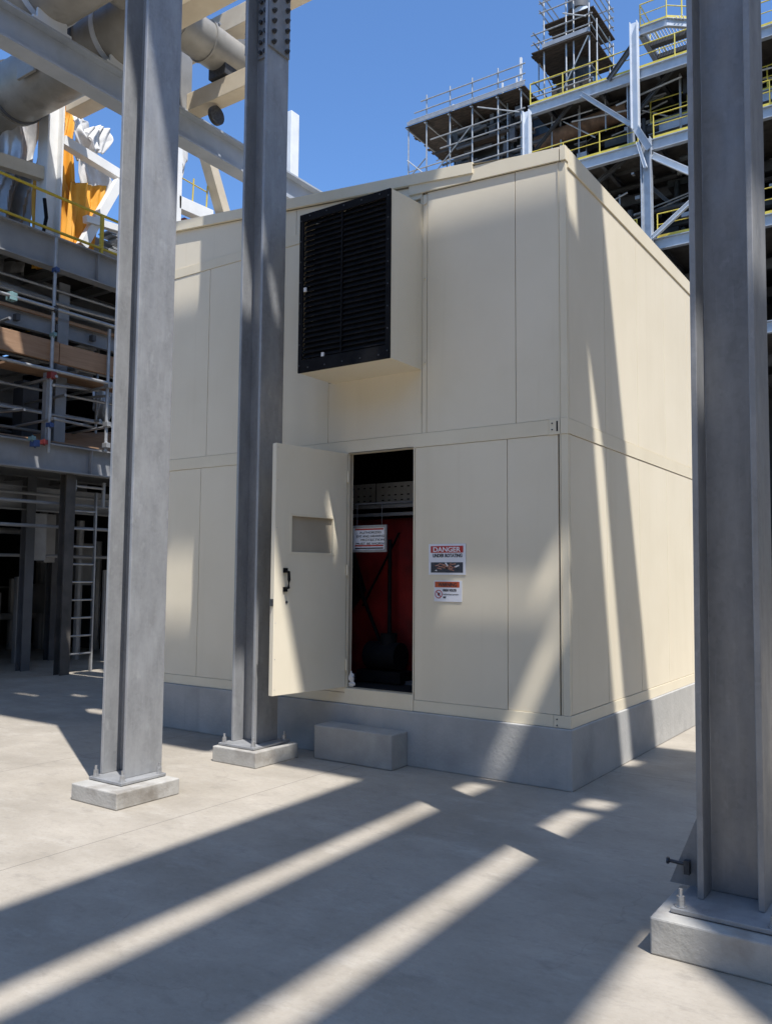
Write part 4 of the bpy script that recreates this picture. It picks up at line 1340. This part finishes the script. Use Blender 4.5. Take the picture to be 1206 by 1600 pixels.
for (a, b) in (((835, 200), (925, 172)), ((830, 182), (935, 150)), ((838, 236), (900, 216)), ((862, 170), (862, 236)), ((905, 165), (906, 215)), ((945, 150), (946, 205)), ((880, 190), (930, 215))):
    finish('scaffold_tube', MB().tube(onY(*a, TY + .8), onY(*b, TY + .8), .035, 6), M['tube'], TW)
solo('brown_vessel', MB().tube((va.x, TY + 1.6, va.z), (vb.x + .8, TY + 1.6, vb.z + .15), .42, 20), M['wood_rust'], 'long rusty brown vessel lying on the tower floor behind the corner post', 'vessel', smooth=True)

# ---------------- scaffold platform left of the tower
SF = thing('scaffold_platform', 'wide tube scaffold platform with guard rails left of the tower', 'scaffold', (-17.5, 31, 20))
SZ = 25.42
for x in (-21.0, -19.87, -18.45, -17.15, -15.7, -14.45):
    lo = 19.0
    if x < -20.5: lo = 22.6
    finish('standard', MB().tube((x, TY - .1, lo), (x, TY - .1, 26.9 if x > -20.5 else SZ), .04, 6), M['tube'], SF)
for x in (-20.8, -19.0, -17.3, -15.5, -14.2):
    finish('standard', MB().tube((x, TY + 3.6, 19), (x, TY + 3.6, 26.6 if x > -20 else 25), .04, 6), M['tube'], SF)
for z, x0 in ((26.62, -20.2), (26.1, -20.6), (25.75, -20.9), (24.35, -19.6), (23.7, -19.0), (22.95, -20.9), (22.4, -20.9), (21.8, -20.0)):
    finish('ledger', MB().tube((x0, TY - .16, z), (-14.2, TY - .16, z), .034, 6), M['tube'], SF)
for z in (26.4, 25.9):
    finish('ledger', MB().tube((-20.3, TY + 3.6, z), (-14.2, TY + 3.6, z), .034, 6), M['tube'], SF)
for x in (-21.0, -19.87, -18.45, -17.15, -15.7, -14.45):
    finish('transom', MB().tube((x, TY - .3, SZ - .12), (x, TY + 4.0, SZ - .12), .04, 6), M['tube'], SF)
for (x0, z0, x1, z1) in ((-16.8, 25.2, -14.5, 24.2), (-19.8, 22.0, -17.2, 24.3), (-21, 22.5, -19.87, 23.4), (-21, 23.6, -19.87, 22.5)):
    finish('brace', MB().tube((x0, TY - .2, z0), (x1, TY - .2, z1), .034, 6), M['tube'], SF)
r = random.Random(77)
for k in range(16):
    x = r.uniform(-20, -14.6); y = TY + r.uniform(.3, 3.4); z = r.uniform(21.5, 25)
    if k % 2: finish('standard', MB().tube((x, y, 20), (x, y, SZ), .034, 6), M['tube'], SF)
    else: finish('ledger', MB().tube((x - 1.5, y, z), (min(x + 1.5, -14.3), y, z), .03, 6), M['tube'], SF)
bd = MB()
for k in range(18):
    y = TY - .2 + k * .235
    bd.box((-21.25 + r.uniform(-.15, .15), y, SZ), (-14.2, y + .22, SZ + .05))
finish('boards', bd, M['wood_dark'], SF)
finish('toe_board', MB().box((-21.0, TY - .26, SZ + .06), (-14.2, TY - .22, SZ + .26)), M['clutter_pale'], SF)
finish('guard_post', MB().bar((-14.45, TY - .1, SZ), (-14.45, TY - .1, 27), .1, .1, (1, 0, 0)).bar((-15.2, TY + 1, SZ), (-15.2, TY + 1, 26.8), .08, .08, (1, 0, 0)).bar((-16.0, TY + 1, SZ), (-16.0, TY + 1, 26.8), .08, .08, (1, 0, 0)).bar((-18.9, TY + 1, SZ), (-18.9, TY + 1, 26.6), .08, .08, (1, 0, 0)), M['cloth_white'], SF)
solo('yellow_tarp', lump(lump(MB(), (-16.9, TY + 1.2, 25.9), .4, .3, .35, 3), (-16.2, TY + 1.2, 25.85), .35, .3, .28, 8), M['cloth_white'], 'pale bundle lying on the wide scaffold platform', 'bundle')
# vessel and machinery it wraps
MV = thing('wrapped_module', 'dark process module hidden under the wide scaffold platform', 'module', (-17, 35, 0))
finish('body', MB().box((-19.2, TY + 1.6, 0), (-14.6, TY + 9, 25.1)), M['clutter'], MV)
finish('rounded_end', MB().tube((-20.1, TY + 2.6, 23.1), (-14.7, TY + 2.6, 23.1), .9, 24), M['wood_dark'], MV, smooth=True)
finish('ledge', MB().box((-19.8, TY + .6, 23.9), (-14.4, TY + 1.5, 24.05)), M['wood_dark'], MV)
pw = MB()
r = random.Random(14)
for k in range(70):
    x = r.uniform(-19.4, -14.8); z = r.uniform(21.3, 25.0); y = TY + r.uniform(.5, 1.5)
    if r.random() < .5: pw.tube((x, y, z), (x + r.uniform(.4, 1.6), y, z + r.uniform(-.1, .1)), r.uniform(.04, .12), 8)
    else: pw.box((x, y, z), (x + r.uniform(.1, .4), y + .3, z + r.uniform(.2, .8)))
finish('fittings', pw, M['steel_dark'], MV)

# ---------------- scaffold tower on the roof of the process tower
ST = thing('scaffold_tower', 'square tube scaffold tower with boarded decks on top of the process tower', 'scaffold', (-12, 32.5, 24.45))
f1, f2, f3 = onY(838, 74, TY + .6), onY(922, 52, TY + .6), onX(958, 85, onY(922, 52, TY + .6).x)
SW0, SW1, SD0, SD1 = f1.x, f2.x, TY + .6, min(f3.y, TY + 5)
d1z = f2.z
g1, g2 = onY(850, 34, TY + 1.0), onY(922, 14, TY + 1.0)
d2z = g2.z
SW2 = g1.x
tz = d2z + 1.9
for x in (SW0 + .35, SW0 + 1.5, (SW0 + SW1) / 2 + .5, SW1 - .1):
    for y in (SD0 + .1, SD1 - .3):
        finish('standard', MB().tube((x, y, 24.45), (x, y, tz), .042, 6), M['tube'], ST)
for x in (SW0 - .25, SW1 + .02):
    finish('standard', MB().tube((x, SD0 + .8, d1z - 1.6), (x, SD0 + .8, d1z + 1.2), .036, 6), M['tube'], ST)
    finish('standard', MB().tube((x, SD1 - .1, d1z - 1.6), (x, SD1 - .1, d1z + 1.2), .036, 6), M['tube'], ST)
for z in (25.2, 25.9, d1z + .5, d1z + 1.0, d2z + .5, d2z + 1.0, d2z + 1.5):
    for y in (SD0, SD1 - .2):
        finish('ledger', MB().tube((SW0 - .3 if z < d2z else SW2 - .1, y, z), (SW1 + .1, y, z), .034, 6), M['tube'], ST)
    for x in (SW0 - .1 if z < d2z else SW2, SW1):
        finish('transom', MB().tube((x, SD0 - .2, z), (x, SD1 + .1, z), .034, 6), M['tube'], ST)
for (z, x0, s0, mt_) in ((d1z, SW0 - .3, SD0 - .1, 'wood_dark'), (d2z, SW2, SD0 + .3, 'wood_dark')):
    bd = MB()
    y = s0
    while y < SD1:
        bd.box((x0 + r.uniform(-.06, .06), y, z), (SW1 + .05, y + .22, z + .05))
        y += .235
    finish('boards', bd, M[mt_], ST)
finish('toe_beam', MB().bar((SW0 + .3, SD0, (d1z + d2z) / 2 - .5), (SW1 - .1, SD0, (d1z + d2z) / 2 - .5), .06, .22), M['clutter_pale'], ST)
finish('brace', MB().tube((SW0 + 1.4, SD0 - .05, 25.1), (SW1 - .1, SD0 - .05, d1z - .1), .034, 6), M['tube'], ST)
finish('brace', MB().tube((SW0 + 1.4, SD0 - .05, d2z), (SW1 - .2, SD0 - .05, d2z - .6), .034, 6), M['tube'], ST)
finish('brace', MB().tube((SW0 - .2, SD0 + .8, d1z), (SW0 + .5, SD0 + .8, d1z - 1.6), .034, 6), M['wood'], ST)
vs2 = thing('stack_vessel', 'dark stack with a shiny white clad section rising inside the scaffold tower', 'stack', ((SW0 + SW1) / 2, SD0 + 2, 24.45))
cxv = (SW0 + SW1) / 2 + .1
finish('shaft', MB().tube((cxv, SD0 + 2, 24.45), (cxv, SD0 + 2, d2z - .1), .62, 20), M['clutter'], vs2, smooth=True)
finish('clad_section', MB().tube((cxv + .25, SD0 + 1.6, d2z + .06), (cxv + .25, SD0 + 1.6, d2z + .95), .42, 20), M['steel_white'], vs2, smooth=True)
finish('cap', MB().tube((cxv + .1, SD0 + 1.6, d2z + .951), (cxv + .1, SD0 + 1.6, d2z + 1.6), .55, 20), M['steel_dark'], vs2, smooth=True)
finish('skirt', MB().box((SW0 + .6, SD0 + .4, 24.46), (SW1 - .3, SD1 - .5, 25.6)), M['wood_dark'], vs2)

# unseen blocks added to cut blue sky light and bounce warm light


def sky_block(label, x0, x1, y0, y1, h, face):
    T = thing('added_sky_block', label, 'building', ((x0 + x1) / 2, (y0 + y1) / 2, 0), 'added blocks holding back sky light')
    finish('wall', MB().box((x0, y0, 0), (x1, y1, h)), M['beige'], T)
    for z in (3.5, 7.5, h - .25):
        if face == 'x':
            finish('floor_beam', MB().ibeam((x0 - .2, y0, z), (x0 - .2, y1, z), .45, .25), M['steel_left'], T)
        else:
            finish('floor_beam', MB().ibeam((x0, y1 + .2, z), (x1, y1 + .2, z), .45, .25), M['steel_left'], T)
    n = 6
    for k in range(n):
        if face == 'x':
            y = y0 + .2 + (y1 - y0 - .4) * k / (n - 1)
            finish('post', MB().ibeam((x0 - .45, y, 0), (x0 - .45, y, h), .3, .3, upv=(1, 0, 0)), M['steel_left'], T)
        else:
            x = x0 + .2 + (x1 - x0 - .4) * k / (n - 1)
            finish('post', MB().ibeam((x, y1 + .45, 0), (x, y1 + .45, h), .3, .3, upv=(1, 0, 0)), M['steel_left'], T)
    return T


sky_block('pale block added behind the camera to cut sky light', -22, 16, -28, -23, 13, 'y')
sky_block('pale block added on the right to cut sky light', 15, 20, -22, 26, 13, 'x')
# dark building far right behind the near column
solo('dark_building', MB().box((4.2, 14, 0), (14, 24, 30)).box((4.1, 13.9, 9), (14, 14, 9.4)).box((4.1, 13.9, 18), (14, 14, 18.4)), M['steel_dark'], 'tall dark building behind the near column at the right edge', 'building')

# ================================================================== LIGHT
w = bpy.data.worlds.new('World')
scene.world = w
w.use_nodes = True
nt = w.node_tree
bg = nt.nodes['Background']
sky = nt.nodes.new('ShaderNodeTexSky')
sky.sky_type = 'NISHITA'
sky.sun_disc = False
S = Vector((SUNX, SUNY, -1)).normalized()
sky.sun_elevation = math.asin(-S.z)
sky.sun_rotation = math.atan2(-S.x, -S.y)
sky.air_density = .85
sky.dust_density = 0.6
sky.ozone_density = 4.0
tint = nt.nodes.new('ShaderNodeMix')
tint.data_type = 'RGBA'
tint.blend_type = 'MULTIPLY'
tint.inputs['Factor'].default_value = 1
tint.inputs['B'].default_value = (.67, .85, 1.0, 1)
nt.links.new(sky.outputs[0], tint.inputs['A'])
nt.links.new(tint.outputs['Result'], bg.inputs['Color'])
bg.inputs['Strength'].default_value = .15
sl = bpy.data.lights.new('sun', 'SUN')
sl.energy = 4.0
sl.angle = math.radians(.4)
sl.color = (1, .98, .955)
so = bpy.data.objects.new('sun', sl)
so.rotation_euler = S.to_track_quat('-Z', 'Y').to_euler()
so.location = (0, 0, 40)
COL.objects.link(so)

scene.view_settings.view_transform = 'Standard'
scene.view_settings.look = 'None'
scene.view_settings.exposure = 0.75
scene.view_settings.gamma = 1
scene.render.engine = 'CYCLES'
scene.cycles.max_bounces = 6
scene.cycles.use_denoising = True
